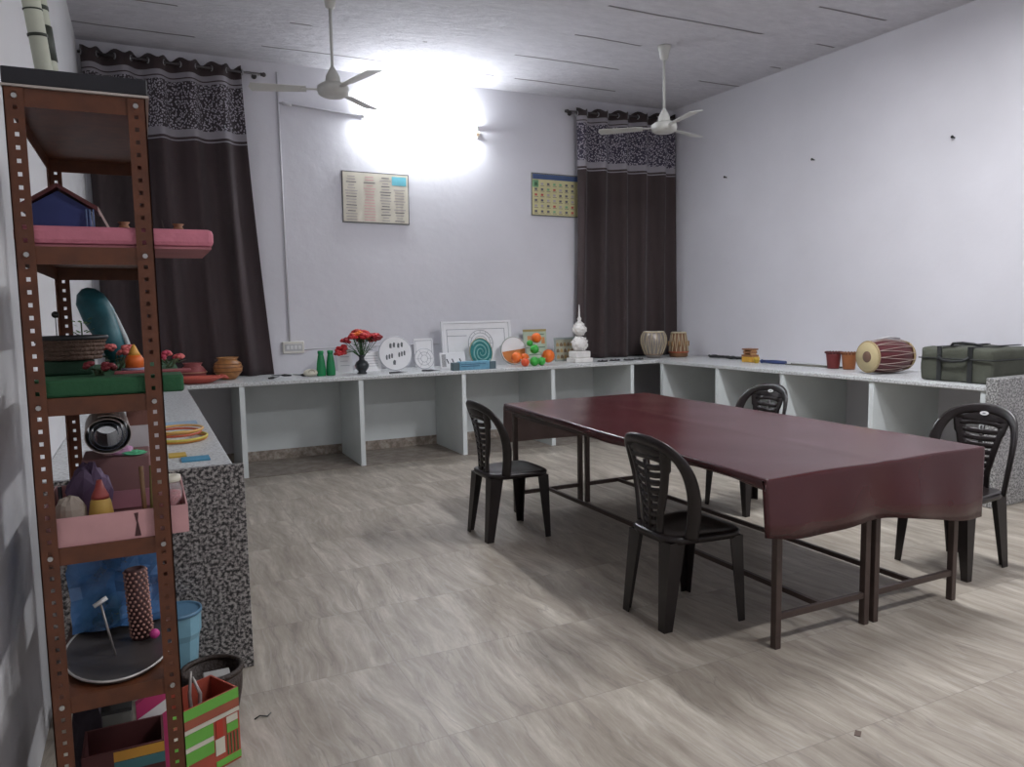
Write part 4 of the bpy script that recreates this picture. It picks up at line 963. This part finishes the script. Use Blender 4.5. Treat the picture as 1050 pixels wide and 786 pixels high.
# scissors-like black tools
for (x, y, a, la) in ((1.07, 7.30, 0.9, 'black handled tool lying left on the back counter'), (1.14, 7.33, 2.4, 'black handled tool crossing the first, under the curtain edge'), (1.33, 7.42, 2.1, 'small grey tool lying beside the white shell')):
    t = thing('hand_tool', la, 'tool', (x, y, CH+0.0008 + (0.013 if 'crossing' in la else 0)), a)
    m = MB(); m.tube([(-0.10, 0, 0.012), (-0.03, 0, 0.012), (0.0, 0, 0.012)], [0.008, 0.012, 0.008], 8, sx=1.3); m.build('handle', M('black_rubber', (0.02, 0.02, 0.02), 0.5), t)
    m = MB(); m.tube([(0.0, 0, 0.012), (0.08, 0.004, 0.012), (0.11, 0.006, 0.012)], [0.006, 0.005, 0.002], 8); m.build('blade', M('tool_steel', (0.22, 0.22, 0.23), 0.3, 0.8), t)
t = thing('white_shell', 'small white shell-shaped ornament left of the green vases', 'ornament', spot(1.405, 7.32))
m = MB(); rr = random.Random(2)
m.sph((0, 0, 0.035), 0.06, 20, (1.15, 0.8, 0.6))
for v in m.bm.verts:
    a = math.atan2(v.co.y, v.co.x); k = 1+0.07*math.sin(a*10); v.co.x *= k; v.co.y *= k
m.build('shell', M('ivory', (0.66, 0.63, 0.52), 0.4), t)
m = MB(); m.tube([(0.03*math.cos(a)*(1-a/14), -0.045+0.006*a/3, 0.04+0.03*math.sin(a)*(1-a/14)) for a in [i*0.5 for i in range(22)]], 0.004, 6); m.build('spiral', M('beige_line', (0.42, 0.38, 0.28)), t)
# green twin vases
GV = M('emerald_glass', (0.01, 0.22, 0.07), 0.25)
def gvase(x, la):
    t = thing('green_bottle', la, 'bottle', spot(x, 7.32), 0, 'pair of green bottles')
    m = MB(); m.lathe([(0.040, 0), (0.0445, 0.01), (0.0445, 0.06), (0.038, 0.13), (0.028, 0.19), (0.022, 0.215)], 18); m.build('body', GV, t)
    m = MB(); m.lathe([(0.0225, 0.2), (0.027, 0.21), (0.030, 0.235), (0.022, 0.242)], 14); m.build('neck_ring', GV, t)
gvase(1.506, 'emerald green bottle, left one of the pair'); gvase(1.597, 'emerald green bottle, right one of the pair next to the flowers')
# flower vase
t = thing('flower_vase', 'dark round-bellied vase with red and orange flowers on the back counter', 'vase', spot(1.905, 7.33))
m = MB(); m.lathe([(0.045, 0), (0.05, 0.008), (0.035, 0.02), (0.062, 0.055), (0.070, 0.085), (0.055, 0.115), (0.028, 0.135), (0.025, 0.16), (0.042, 0.185), (0.036, 0.185), (0.02, 0.16)], 24); m.build('vase', M('charcoal_ceramic', (0.03, 0.035, 0.04), 0.3), t)
rr = random.Random(21); fm = [M('scarlet_petals', (0.50, 0.02, 0.025), 0.5), M('orange_petals', (0.75, 0.16, 0.02), 0.5), M('deep_red_petals', (0.28, 0.01, 0.02), 0.5)]
ends = []
for k in range(26):
    a = rr.uniform(0, 2*PI); r = rr.uniform(0.02, 0.19); e = (r*math.cos(a), r*math.sin(a)*0.55, 0.31 + 0.06*math.cos(r/0.19*PI/2) + rr.uniform(-0.025, 0.03))
    ends.append(e)
ends += [(-0.21, 0, 0.235), (-0.19, 0.02, 0.21), (-0.23, -0.02, 0.20), (-0.17, 0.0, 0.25)]
m = MB()
for i, e in enumerate(ends): flower(m, e, 0.056, rr, 0 if i > 25 else rr.choice([0, 0, 1, 2, 0]))
m.build('blossoms', fm, t)
m = MB()
for e in ends: m.tube([(0, 0, 0.15), (e[0]*0.4, e[1]*0.4, 0.22), e], 0.003, 5)
for k in range(60):
    a = rr.uniform(0, 2*PI); c = Vector((0.11*math.cos(a)*rr.random(), 0.07*math.sin(a)*rr.random(), rr.uniform(0.20, 0.33))); d = Vector((math.cos(a), math.sin(a), 0.2))*0.06; s = Vector((-math.sin(a), math.cos(a), 0))*0.017
    m.poly([c, c+d*0.5+s, c+d, c+d*0.5-s])
m.build('foliage', M('dark_leaf', (0.03, 0.10, 0.025), 0.5), t)
# pale cards behind
def stand_card(name, label, x, y, w_, h, lean, mats_draw, cat='card', rz=0, group=None):
    t = thing(name, label, cat, spot(x, y), 0, group); t.rotation_euler = (-lean, 0, rz)
    m = MB(); m.box((-w_/2, -0.004, 0.0), (w_/2, 0.0, h)); m.build('board', mats_draw[0], t)
    for nm, mat, rects in mats_draw[1]:
        m = MB()
        for (x0, z0, x1, z1) in rects: m.box((x0*w_, -0.0056, z0*h), (x1*w_, -0.0041, z1*h))
        m.build(nm, mat, t)
    return t
WC = M('bright_white_card', (0.86, 0.86, 0.87), 0.5, var=0.03); GP = M('grey_pencil', (0.34, 0.35, 0.38)); LG = M('light_grey_print', (0.52, 0.53, 0.56))
stand_card('white_card', 'plain white card leaning between bottles and vase', 1.80, 7.58, 0.15, 0.22, 0.12, (WC, [('print', LG, [(-0.3, 0.3, 0.3, 0.33), (-0.3, 0.5, 0.2, 0.53), (-0.3, 0.7, 0.3, 0.73)])]))
stand_card('white_card', 'white written card leaning behind the vase, beside the picture disc', 2.07, 7.56, 0.19, 0.20, 0.2, (WC, [('print', LG, [(-0.35, 0.25+0.13*i, 0.35, 0.28+0.13*i) for i in range(5)])]))
# picture disc
def disc_board(label, x, y, r, lean, base, rimm, deco, name='picture_disc', rz=0):
    t = thing(name, label, 'disc', (x, y, CH+0.0045)); t.rotation_euler = (-lean, 0, rz)
    R = Matrix.Translation((0, 0, r)) @ Matrix.Rotation(PI/2, 4, 'X')
    m = MB(); m.lathe([(r*0.98, 0), (r, 0.003), (r, 0.007), (r*0.98, 0.010)], 40, mat=R); m.build('board', base, t)
    m = MB(); m.tube([(r*math.cos(a), -0.006, r+r*math.sin(a)) for a in [2*PI*k/44 for k in range(44)]], 0.0058, 6, closed=True); m.build('rim', rimm, t)
    for nm, mat, fn in deco:
        m = MB(); fn(m, r); m.build(nm, mat, t)
    return t
def figs(m, r):
    for (px, pz, n, w_) in ((-0.28, 0.50, 2, 0.17), (0.20, 0.50, 2, 0.17), (-0.55, -0.18, 3, 0.13), (0.22, -0.05, 3, 0.13), (-0.10, -0.5, 1, 0.2)):
        for i in range(n):
            x = (px+i*w_*1.25)*r; z = r+pz*r+0.1*r*((i*7) % 3-1)*0.4
            m.prism([(x-w_*r*0.4, z-0.13*r), (x+w_*r*0.3, z-0.15*r), (x+w_*r*0.45, z+0.10*r), (x-w_*r*0.1, z+0.16*r), (x-w_*r*0.45, z+0.04*r)], -0.0118, -0.0101, 'y')
disc_board('large round white board with small dark pictures, right of the flower vase', 2.305, 7.50, 0.172, 0.13, WC, LG, [('dark_picture', M('dark_grey_print', (0.13, 0.14, 0.15)), figs)])
def rings3(m, r):
    for q in (0.35, 0.65):
        m.tube([(r*q*math.cos(a), -0.011, r+r*q*math.sin(a)) for a in [2*PI*k/30 for k in range(30)]], 0.002, 5, closed=True)
    for k in range(6): m.cyl((0.35*r*math.cos(k*PI/3), -0.011, r+0.35*r*math.sin(k*PI/3)), (0.9*r*math.cos(k*PI/3), -0.011, r+0.9*r*math.sin(k*PI/3)), 0.0018, 5)
disc_board('small round white board with pencilled rings before the white frame pieces', 2.605, 7.48, 0.105, 0.15, WC, LG, [('pencil_rings', GP, rings3)])
stand_card('white_card', 'square white card with ruled grey border behind the small round board', 2.68, 7.70, 0.21, 0.31, 0.10, (WC, [('ruled_border', GP, [(-0.44, 0.92, 0.44, 0.935), (-0.44, 0.1, -0.425, 0.93), (0.425, 0.1, 0.44, 0.93), (-0.44, 0.55, 0.44, 0.56)])]))
for (x, y, a, la, ln) in ((2.22, 7.16, 0.25, 'grey flat blade lying in front of the large round board', 0.10), (2.56, 7.17, -0.3, 'dark grey marker lying in front of the small round board', 0.09)):
    t = thing('flat_tool', la, 'tool', spot(x, y), a)
    m = MB(); m.tube([(-ln, 0, 0.010), (0, 0, 0.011), (ln*0.3, 0, 0.010)], [0.008, 0.010, 0.007], 8, sx=1.4); m.build('handle', M('dark_grey_plastic', (0.07, 0.07, 0.075), 0.4), t)
    m = MB(); m.tube([(ln*0.3, 0, 0.010), (ln, 0, 0.008)], [0.006, 0.002], 8); m.build('tip', M('tool_steel', (0.22, 0.22, 0.23)), t)
# big white geometry board
t = thing('geometry_board', 'large white framed board with drawn circles leaning on the back wall', 'board', spot(3.265, 7.60)); t.rotation_euler = (-0.13, 0, 0)
W2, Hh = 0.405, 0.475
m = MB(); m.box((-W2, -0.004, 0), (W2, 0.004, Hh)); m.build('panel', WC, t)
m = MB()
for q in ((-W2-0.006, -0.020, 0, -W2+0.022, 0.006, Hh+0.012), (W2-0.022, -0.020, 0, W2+0.006, 0.006, Hh+0.012), (-W2+0.022, -0.020, Hh-0.012, W2-0.022, 0.006, Hh+0.012)): m.box(q[:3], q[3:])
m.build('frame', M('white_frame', (0.78, 0.78, 0.80), 0.45, var=0.02), t)
m = MB()
for r in (0.05, 0.08, 0.115, 0.145):
    m.tube([(0.04+r*math.cos(a), -0.006, 0.24+r*math.sin(a)) for a in [2*PI*k/40 for k in range(40)]], 0.0028, 5, closed=True)
m.box((-0.35, -0.007, 0.395), (0.33, -0.0045, 0.401)); m.box((-0.35, -0.007, 0.325), (-0.12, -0.0045, 0.331)); m.box((-0.35, -0.007, 0.05), (-0.345, -0.0045, 0.40)); m.box((0.33, -0.007, 0.05), (0.335, -0.0045, 0.40))
m.build('drawn_circles', GP, t)
m = MB()
for k in range(12):
    a = 2*PI*k/12; m.cyl((0.04+0.145*math.cos(a), -0.006, 0.24+0.145*math.sin(a)), (0.04+0.118*math.cos(a), -0.006, 0.24+0.118*math.sin(a)), 0.002, 5)
m.build('tick_marks', GP, t)
# tent card with marks
t = thing('tent_card', 'small white tent card with black slanted marks before the white board', 'card', spot(2.87, 7.36), 0.05); t.rotation_euler = (-0.15, 0, 0.05)
m = MB(); m.box((-0.14, -0.02, 0), (0.14, 0.0, 0.165), bevel=0.002); m.build('card', WC, t)
m = MB()
for x in (-0.06, 0.0, 0.085): m.prism([(x-0.018, 0.10), (x-0.004, 0.10), (x+0.012, 0.055), (x+0.004, 0.05)], -0.0222, -0.0204, 'y')
for k in range(6): m.box((-0.125+k*0.008, -0.0222, 0.02), (-0.122+k*0.008, -0.0204, 0.15))
m.build('black_marks', M('black_ink', (0.03, 0.03, 0.035)), t)
# teal spiral disc
def spir(m, r):
    for ph in (0, PI):
        m.tube([((0.10+0.80*i/40)*r*math.cos(ph+i*0.22), -0.0125, r+(0.10+0.80*i/40)*r*math.sin(ph+i*0.22)) for i in range(41)], [0.004+0.006*i/40 for i in range(41)], 6)
disc_board('teal green disc with pale spiral leaning before the white board', 3.23, 7.42, 0.150, 0.16, M('teal_card', (0.02, 0.20, 0.20), 0.5), M('tan_rim', (0.42, 0.36, 0.22)), [('pale_spiral', M('mint_foam', (0.25, 0.48, 0.46)), spir)], rz=0.25)
# blue box
t = thing('pencil_box', 'light blue long pencil box with dark ends on the counter edge', 'box', spot(3.00, 7.12), -0.01)
m = MB(); m.box((-0.165, -0.04, 0.0), (0.165, 0.04, 0.085), bevel=0.004); m.build('body', M('sky_blue_card', (0.16, 0.38, 0.52), 0.5, var=0.15, scale=25), t)
m = MB(); m.box((-0.235, -0.04, 0.0), (-0.167, 0.04, 0.078), bevel=0.004); m.box((0.167, -0.04, 0.0), (0.235, 0.04, 0.078), bevel=0.004); m.build('dark_end', M('slate_card', (0.10, 0.15, 0.17), 0.5), t)
m = MB(); m.box((-0.15, -0.0425, 0.035), (0.05, -0.0405, 0.042)); m.box((-0.15, -0.0425, 0.055), (0.12, -0.0405, 0.060)); m.build('printed_lines', M('deep_blue_print', (0.05, 0.12, 0.22)), t)
# half disc with orange lower part
def orng(m, r):
    pts = [(0.93*r*math.cos(a), r+0.93*r*math.sin(a)) for a in [PI+PI*k/20 for k in range(21)]]
    m.prism(pts + [(0.93*r*0.97, r+0.02), (-0.93*r*0.97, r-0.01)], -0.0125, -0.0102, 'y')
disc_board('round board with white upper and orange lower half, right of the white board', 3.62, 7.44, 0.150, 0.14, WC, M('grey_green_rim', (0.34, 0.38, 0.34)), [('orange_half', M('orange_card', (0.62, 0.22, 0.05), 0.5), orng)])
# wall chart standing
stand_card('picture_chart', 'pale green chart with orange pictures leaning on the wall behind the balls', 4.03, 7.72, 0.30, 0.37, 0.08, (M('pale_green_card', (0.46, 0.54, 0.42), 0.6), [
    ('brown_header', M('ochre_header', (0.36, 0.28, 0.10)), [(-0.5, 0.93, 0.5, 1.0)]), ('orange_picture', M('orange_print', (0.60, 0.26, 0.10)), [(-0.32, 0.55, -0.12, 0.80), (0.05, 0.62, 0.18, 0.80), (0.28, 0.55, 0.42, 0.75)]), ('dark_picture', M('green_grey_print', (0.18, 0.26, 0.18)), [(-0.4, 0.42, 0.42, 0.46), (-0.1, 0.82, 0.4, 0.86), (-0.4, 0.2, 0.42, 0.23)])]))
# balls
OR_ = M('bright_orange_plastic', (0.85, 0.17, 0.02), 0.35); GR_ = M('bright_green_plastic', (0.05, 0.42, 0.06), 0.35); RO_ = M('red_orange_plastic', (0.80, 0.10, 0.03), 0.35)
balls = [(3.60, 7.14, 0.045, 0, RO_, 'red-orange'), (3.70, 7.12, 0.050, 0, GR_, 'green'), (3.80, 7.15, 0.045, 0, GR_, 'green'), (3.93, 7.24, 0.072, 0.02, OR_, 'orange'), (3.56, 7.26, 0.060, 0.03, OR_, 'orange'), (3.66, 7.27, 0.050, 0.03, OR_, 'orange'), (3.77, 7.25, 0.05, 0.12, GR_, 'green'), (3.81, 7.28, 0.055, 0.235, OR_, 'orange'), (3.74, 7.30, 0.035, 0.20, GR_, 'green')]
desc = ['small red-orange ball lowest left in the molecule model', 'green ball at the front centre of the molecule model', 'green ball at the front right of the molecule model', 'large orange ball at the right of the molecule model', 'x']
t = thing('ball_model', 'model of orange and green balls joined together on the counter', 'model', spot(3.74, 7.2))
for (x, y, r, z, mt, nm) in balls:
    m = MB(); m.sph((x-3.74, y-7.2, r+z), r, 16)
    m.build('%s_ball' % nm.replace('-', '_'), mt, t)
m = MB()
for a, b in ((0, 1), (1, 2), (2, 3), (0, 4), (4, 5), (5, 6), (6, 7), (6, 8), (3, 6), (1, 5)):
    A, B = balls[a], balls[b]; m.cyl((A[0]-3.74, A[1]-7.2, A[2]+A[3]), (B[0]-3.74, B[1]-7.2, B[2]+B[3]), 0.008, 6)
m.build('connector', M('pale_connector', (0.5, 0.5, 0.4)), t)
# framed brown panel
t = thing('framed_panel', 'framed picture with rows of brown arches beside the right curtain', 'picture', spot(4.40, 7.60)); t.rotation_euler = (-0.12, 0, 0)
m = MB(); m.box((-0.175, -0.004, 0), (0.175, 0.0, 0.26)); m.build('sheet', M('pale_olive_card', (0.40, 0.40, 0.30), 0.6), t)
m = MB()
for q in ((-0.185, 0, -0.165, 0.27), (0.165, 0, 0.185, 0.27), (-0.165, 0, 0.165, 0.015), (-0.165, 0.245, 0.165, 0.27)): m.box((q[0], -0.014, q[1]), (q[2], 0.0, q[3]))
m.build('frame', M('greenish_frame', (0.30, 0.34, 0.32), 0.5), t)
m = MB()
for r in range(3):
    for c in range(7):
        x = -0.14+c*0.047; z = 0.03+r*0.07
        m.prism([(x-0.018, z), (x+0.018, z), (x+0.018, z+0.025), (x, z+0.045), (x-0.018, z+0.025)], -0.0075, -0.0042, 'y', mi=(r+c) % 2)
m.build('arch_pattern', [M('tan_print', (0.42, 0.28, 0.12)), M('brown_print2', (0.20, 0.13, 0.07))], t)
# white stacked-ball tower
t = thing('shell_tower', 'white tower of stacked shell-covered balls with a spire, before the right curtain', 'ornament', spot(4.38, 7.33))
IV = M('white_shells', (0.82, 0.80, 0.77), 0.5, bump=0.4, bscale=90)
m = MB(); m.box((-0.115, -0.10, 0), (0.115, 0.10, 0.05), bevel=0.008); m.box((-0.095, -0.085, 0.05), (0.095, 0.085, 0.125), bevel=0.012); m.build('plinth', IV, t)
for z, r, n in ((0.205, 0.088, 'ball'), (0.365, 0.074, 'ball')):
    m = MB(); m.sph((0, 0, z), r, 18)
    rr = random.Random(int(z*100))
    for k in range(40):
        a = rr.uniform(0, 2*PI); e = math.asin(rr.uniform(-0.9, 0.9)); m.sph((r*math.cos(a)*math.cos(e), r*math.sin(a)*math.cos(e), z+r*math.sin(e)), 0.013, 6)
    m.build(n, IV, t)
m = MB(); m.lathe([(0.03, 0.43), (0.035, 0.445), (0.018, 0.46), (0.024, 0.485), (0.010, 0.51), (0.008, 0.57), (0.004, 0.63), (0.001, 0.645)], 12); m.build('spire', IV, t)
# beads / dark bits before curtain
DB = M('black_beads', (0.02, 0.02, 0.022), 0.4)
for k, (x, y, la) in enumerate([(4.62, 7.22, 'right of the white tower'), (4.80, 7.25, 'second from the white tower'), (4.96, 7.22, 'before the middle of the right curtain'), (5.12, 7.26, 'left of the larger drum')]):
    m = MB(); m.tube([((0.055+0.012*math.sin(3*a+k))*math.cos(a), (0.04+0.01*math.cos(2*a+k))*math.sin(a), 0) for a in [2*PI*q/26 for q in range(26)]], 0.006, 6, closed=True)
    for q in range(5): m.sph((0.05*math.cos(q*1.3+k), 0.04*math.sin(q*1.3+k), 0.004), 0.010, 6)
    o = m.build('bead_string', DB, loc=(x, y, CH+0.0065)); tag(o, 'loose loop of black beads on the counter '+la, 'beads', 'black bead strings before the right curtain')

# ------------------------------------------------------------------ tabla drums
SKIN = M('pale_drum_skin', (0.50, 0.45, 0.36), 0.6); SPOT = M('black_drum_spot', (0.015, 0.015, 0.015), 0.5); LACE = M('tan_lacing', (0.50, 0.42, 0.28), 0.6)
def drum(name, label, loc, prof, H, rt_, rb_, zb, bodym, n, ringm, tuners=False):
    t = thing(name, label, 'drum', loc)
    m = MB(); m.lathe(prof, 32); m.build('body', bodym, t)
    m = MB(); m.lathe([(rt_*0.99, H-0.006), (rt_, H), (rt_*0.97, H+0.006), (rt_*0.3, H+0.007), (0.001, H+0.007)], 32); skin_ = m.build('skin', SKIN, t)
    m = MB(); m.lathe([(rt_*0.42, H+0.0065), (rt_*0.41, H+0.010), (0.001, H+0.011)], 24, c=(0, 0, 0)); m.build('black_spot', SPOT, skin_)
    m = MB(); m.tube([(rt_*1.02*math.cos(a), rt_*1.02*math.sin(a), H-0.006+0.002*math.sin(12*a)) for a in [2*PI*k/48 for k in range(48)]], 0.008, 6, closed=True); m.build('hoop', LACE, t)
    # lacing follows the body
    def rad(z):
        for (r0, z0), (r1, z1) in zip(prof, prof[1:]):
            if z0 <= z <= z1 and z1 > z0: return r0+(r1-r0)*(z-z0)/(z1-z0)
        return rb_
    m = MB()
    for k in range(n):
        a0 = 2*PI*k/n
        for s in (0, 1):
            a1 = a0 + PI/n*(1 if s else -1)
            pts = []
            for i in range(9):
                v = i/8; z = H-0.012 - v*(H-0.012-zb); a = a0*(1-v)+a1*v; r = rad(z)+0.0035
                pts.append((r*math.cos(a), r*math.sin(a), z))
            m.tube(pts, 0.0038, 5)
    m.build('lacing', LACE, t)
    m = MB(); m.tube([((rb_)*math.cos(a), (rb_)*math.sin(a), zb) for a in [2*PI*k/36 for k in range(36)]], 0.009, 6, closed=True); m.build('bottom_ring', ringm, t)
    if tuners:
        for k in range(8):
            a = 2*PI*k/8+0.2; r = rad(0.16)+0.012; m = MB(); m.cyl((r*math.cos(a), r*math.sin(a), 0.13), (r*math.cos(a), r*math.sin(a), 0.19), 0.011, 8); m.build('tuning_peg', M('peg_wood', (0.34, 0.20, 0.09)), t)
    return t
drum('bass_tabla_drum', 'wide round metal tabla drum on the counter before the right curtain', spot(5.43, 7.38), [(0.07, 0), (0.085, 0.015), (0.098, 0.04), (0.125, 0.10), (0.146, 0.17), (0.150, 0.22), (0.138, 0.28), (0.118, 0.31)], 0.31, 0.118, 0.100, 0.045, M('dull_silver_drum', (0.27, 0.24, 0.22), 0.4, 0.5), 16, M('brown_ring', (0.22, 0.15, 0.10)))
drum('treble_tabla_drum', 'narrow upright wooden tabla drum with red base ring in the corner', spot(5.765, 7.34), [(0.095, 0), (0.108, 0.01), (0.112, 0.05), (0.110, 0.10), (0.100, 0.20), (0.084, 0.295)], 0.295, 0.084, 0.113, 0.06, M('tabla_wood', (0.20, 0.10, 0.045), 0.4), 14, M('red_cloth_ring', (0.40, 0.09, 0.04)), True)
for k, (c, r) in enumerate([((5.44, 7.38), 0.11), ((5.75, 7.36), 0.135)]):
    pass

# ------------------------------------------------------------------ right counter things
t = thing('black_strap', 'black crumpled strap lying on the right counter near the corner', 'strap', spot(5.95, 6.72), 0)
m = MB(); rr = random.Random(8)
for q in range(3):
    m.tube([(0.03*math.sin(i*1.3+q)+0.02*q, -0.28+0.058*i, 0.013+0.009*abs(math.sin(i*1.1+q*2))) for i in range(11)], 0.013, 7, sx=1.2)
m.build('webbing', M('black_webbing', (0.022, 0.022, 0.025), 0.6), t)
t = thing('wooden_toy_cart', 'small brown and yellow wooden toy on the right counter', 'toy', spot(5.80, 6.18), RA)
m = MB(); m.box((-0.05, -0.075, 0.058), (0.05, 0.075, 0.078), bevel=0.003); m.box((-0.045, -0.06, 0.095), (0.045, 0.06, 0.112), bevel=0.003); m.box((-0.05, -0.07, 0.128), (0.05, 0.07, 0.143), bevel=0.003); m.build('slats', M('toy_brown_wood', (0.28, 0.12, 0.05), 0.5), t)
m = MB()
for y in (-0.045, 0.045): m.box((-0.035, y-0.012, 0.0785), (0.035, y+0.012, 0.128))
m.build('spacers', M('toy_tan_wood', (0.50, 0.28, 0.12), 0.5), t)
m = MB(); m.box((-0.055, -0.085, 0.0), (0.055, 0.065, 0.057), bevel=0.006); m.build('base', M('toy_yellow', (0.62, 0.34, 0.04), 0.45), t)
m = MB(); m.cyl((0, 0, 0.025), (0.0, -0.0, 0.055), 0.03, 16); m.cyl((0, 0, 0.0), (0, 0, 0.025), 0.022, 16); 
tag(m.build('yellow_spool', M('yellow_plastic', (0.60, 0.40, 0.04), 0.4), loc=(5.74, 6.02, CH+0.0008)), 'small yellow spool beside the wooden toy', 'spool')
for (x, y, L, r, col, a, la) in ((5.78, 5.82, 0.15, 0.020, (0.03, 0.05, 0.16), 0.1, 'dark blue tube lying right of the wooden toy'), (5.80, 5.38, 0.27, 0.007, (0.20, 0.19, 0.15), 0.10, 'thin grey-brown stick lying nearer the toy on the right counter'), (5.85, 5.34, 0.30, 0.008, (0.10, 0.11, 0.09), 0.03, 'thin dark stick lying along the wall side of the right counter')):
    m = MB(); m.tube([(0, -L, r), (0, 0, r), (0, L, r)], [r*0.9, r, r*0.8], 10); m.sph((0, L, r), r*1.05, 8)
    tag(m.build('stick', M('stickcol_%d' % int(y*100), col, 0.4), loc=(x, y, CH+0.0015), rotz=a), la, 'stick', 'sticks on the right counter')
def frill_pot(label, x, y, col, r=0.068, h=0.15):
    t = thing('frilled_pot', label, 'pot', spot(x, y))
    m = MB(); m.lathe([(r*0.72, 0), (r*0.78, 0.01), (r*0.95, h*0.8), (r, h), (r*0.88, h), (r*0.7, h*0.25), (0, h*0.22)], 24); m.build('body', M('pot_%s' % label[:6], col, 0.55), t)
    m = MB()
    for k in range(16):
        a = 2*PI*k/16; m.sph((r*math.cos(a), r*math.sin(a), h), 0.012, 8)
    m.build('beaded_rim', M('rim_%s' % label[:6], tuple(c*0.55 for c in col), 0.5), t)
frill_pot('maroon pot with beaded rim left of the barrel drum', 5.79, 5.08, (0.15, 0.02, 0.02))
frill_pot('orange brown pot with beaded rim behind the barrel drum', 5.82, 4.93, (0.30, 0.10, 0.03))
# barrel drum (dholak)
t = thing('barrel_drum', 'dark red barrel drum with cream skin lying on the right counter', 'drum', (5.74, 4.48, CH+0.148))
ax = Vector((-0.99, 0.13, 0.0))
t.rotation_euler = ax.to_track_quat('Z', 'Y').to_euler()
m = MB(); m.lathe([(0.105, -0.20), (0.120, -0.16), (0.138, -0.06), (0.141, 0.0), (0.137, 0.07), (0.125, 0.16), (0.115, 0.20)], 32); m.build('body', M('dark_red_lacquer', (0.105, 0.018, 0.022), 0.35), t)
for s, nm in ((1, 'skin'), (-1, 'skin')):
    r = 0.122 if s == 1 else 0.11
    m = MB(); m.lathe([(r, s*0.19), (r+0.004, s*0.20), (r, s*0.208), (0.001, s*0.209)], 32); skin_ = lab(m.build(nm, M('cream_drum_skin', (0.52, 0.43, 0.24), 0.6), t), 'cream drum skin')
    m = MB(); m.lathe([(0.048, s*0.2085), (0.045, s*0.212), (0.001, s*0.2125)], 20); m.build('dark_spot', M('brown_drum_spot', (0.16, 0.09, 0.06)), skin_)
    m = MB(); m.tube([((r+0.006)*math.cos(a), (r+0.006)*math.sin(a), s*0.195) for a in [2*PI*k/40 for k in range(40)]], 0.010, 6, closed=True); m.build('hoop', M('tan_hoop', (0.36, 0.27, 0.14)), t)
m = MB(); n = 14
def br(z): return 0.146 - 0.9*z*z*(0.6 if abs(z) < 0.5 else 1)
for k in range(n):
    for s in (1, -1):
        a0 = 2*PI*k/n; pts = []
        for i in range(9):
            v = i/8; z = 0.19-0.38*v; a = a0 + s*PI/n*v; r = br(z); pts.append((r*math.cos(a), r*math.sin(a), z))
        m.tube(pts, 0.003, 5)
m.build('rope_lacing', M('pale_rope', (0.42, 0.32, 0.28), 0.7), t)
m = MB(); m.tube([(0.02, 0.148, 0.12), (0.03, 0.165, 0.0), (0.02, 0.15, -0.12)], 0.008, 6); m.build('carry_strap', M('white_tape', (0.55, 0.54, 0.55)), t)

# canvas bag (harmonium case)
bx0, by0 = 5.47, 3.44
t = thing('canvas_case', 'large olive green canvas case with dark straps on the right counter', 'bag', (0, 0, CH+0.001))
CV = M('olive_canvas', (0.070, 0.075, 0.056), 0.8, var=0.12, bump=0.3, bscale=150)
m = MB(); m.box((5.47, 3.40, 0.0), (6.06, 3.965, 0.255), bevel=0.02)
bmesh.ops.subdivide_edges(m.bm, edges=[e for e in m.bm.edges if e.calc_length() > 0.15], cuts=5, use_grid_fill=True)
for v in m.bm.verts:
    v.co.z = max(0, v.co.z + 0.006*math.sin(v.co.x*17+v.co.y*13)*(v.co.z/0.25)); v.co.x += 0.006*math.sin(v.co.y*21+v.co.z*30)
for f in m.bm.faces: f.smooth = True
m.build('body', CV, t)
SB = M('dark_strap', (0.018, 0.02, 0.02), 0.6)
for y in (3.56, 3.80):
    m = MB()
    m.box((5.457, y-0.018, 0.004), (5.463, y+0.018, 0.265)); m.box((5.457, y-0.018, 0.262), (6.05, y+0.018, 0.268)); m.build('strap', SB, t)
m = MB(); m.tube([(5.45, 3.56, 0.19), (5.435, 3.60, 0.165), (5.43, 3.68, 0.158), (5.435, 3.76, 0.165), (5.45, 3.80, 0.19)], 0.010, 8); m.build('side_handle', SB, t)
m = MB(); m.tube([(5.60, 3.56, 0.268), (5.56, 3.60, 0.285), (5.55, 3.68, 0.292), (5.56, 3.76, 0.285), (5.60, 3.80, 0.268)], 0.010, 8); m.build('top_handle', SB, t)
m = MB(); m.tube([(5.46, 3.39, 0.175), (5.458, 3.68, 0.175), (5.46, 3.972, 0.175)], 0.005, 6); m.tube([(5.46, 3.392, 0.175), (5.80, 3.392, 0.175), (6.05, 3.392, 0.175)], 0.005, 6); m.build('zip', SB, t)

# small litter
m = MB(); m.tube([(0, 0, 0), (0.02, 0.01, 0.004), (0.045, 0.0, 0.0), (0.06, 0.02, 0.0)], 0.0025, 6)
tag(m.build('twist_of_wire', M('black_wire', (0.02, 0.02, 0.02)), loc=(0.28, 2.78, 0.003)), 'bit of black wire on the floor right of the painted house', 'litter')
m = MB(); m.box((-0.018, -0.010, 0), (0.018, 0.010, 0.002)); tag(m.build('paper_scrap', M('brown_scrap', (0.12, 0.08, 0.06)), loc=(2.12, 1.72, 0.0005), rotz=0.6), 'tiny brown scrap on the floor in the near right foreground', 'litter')
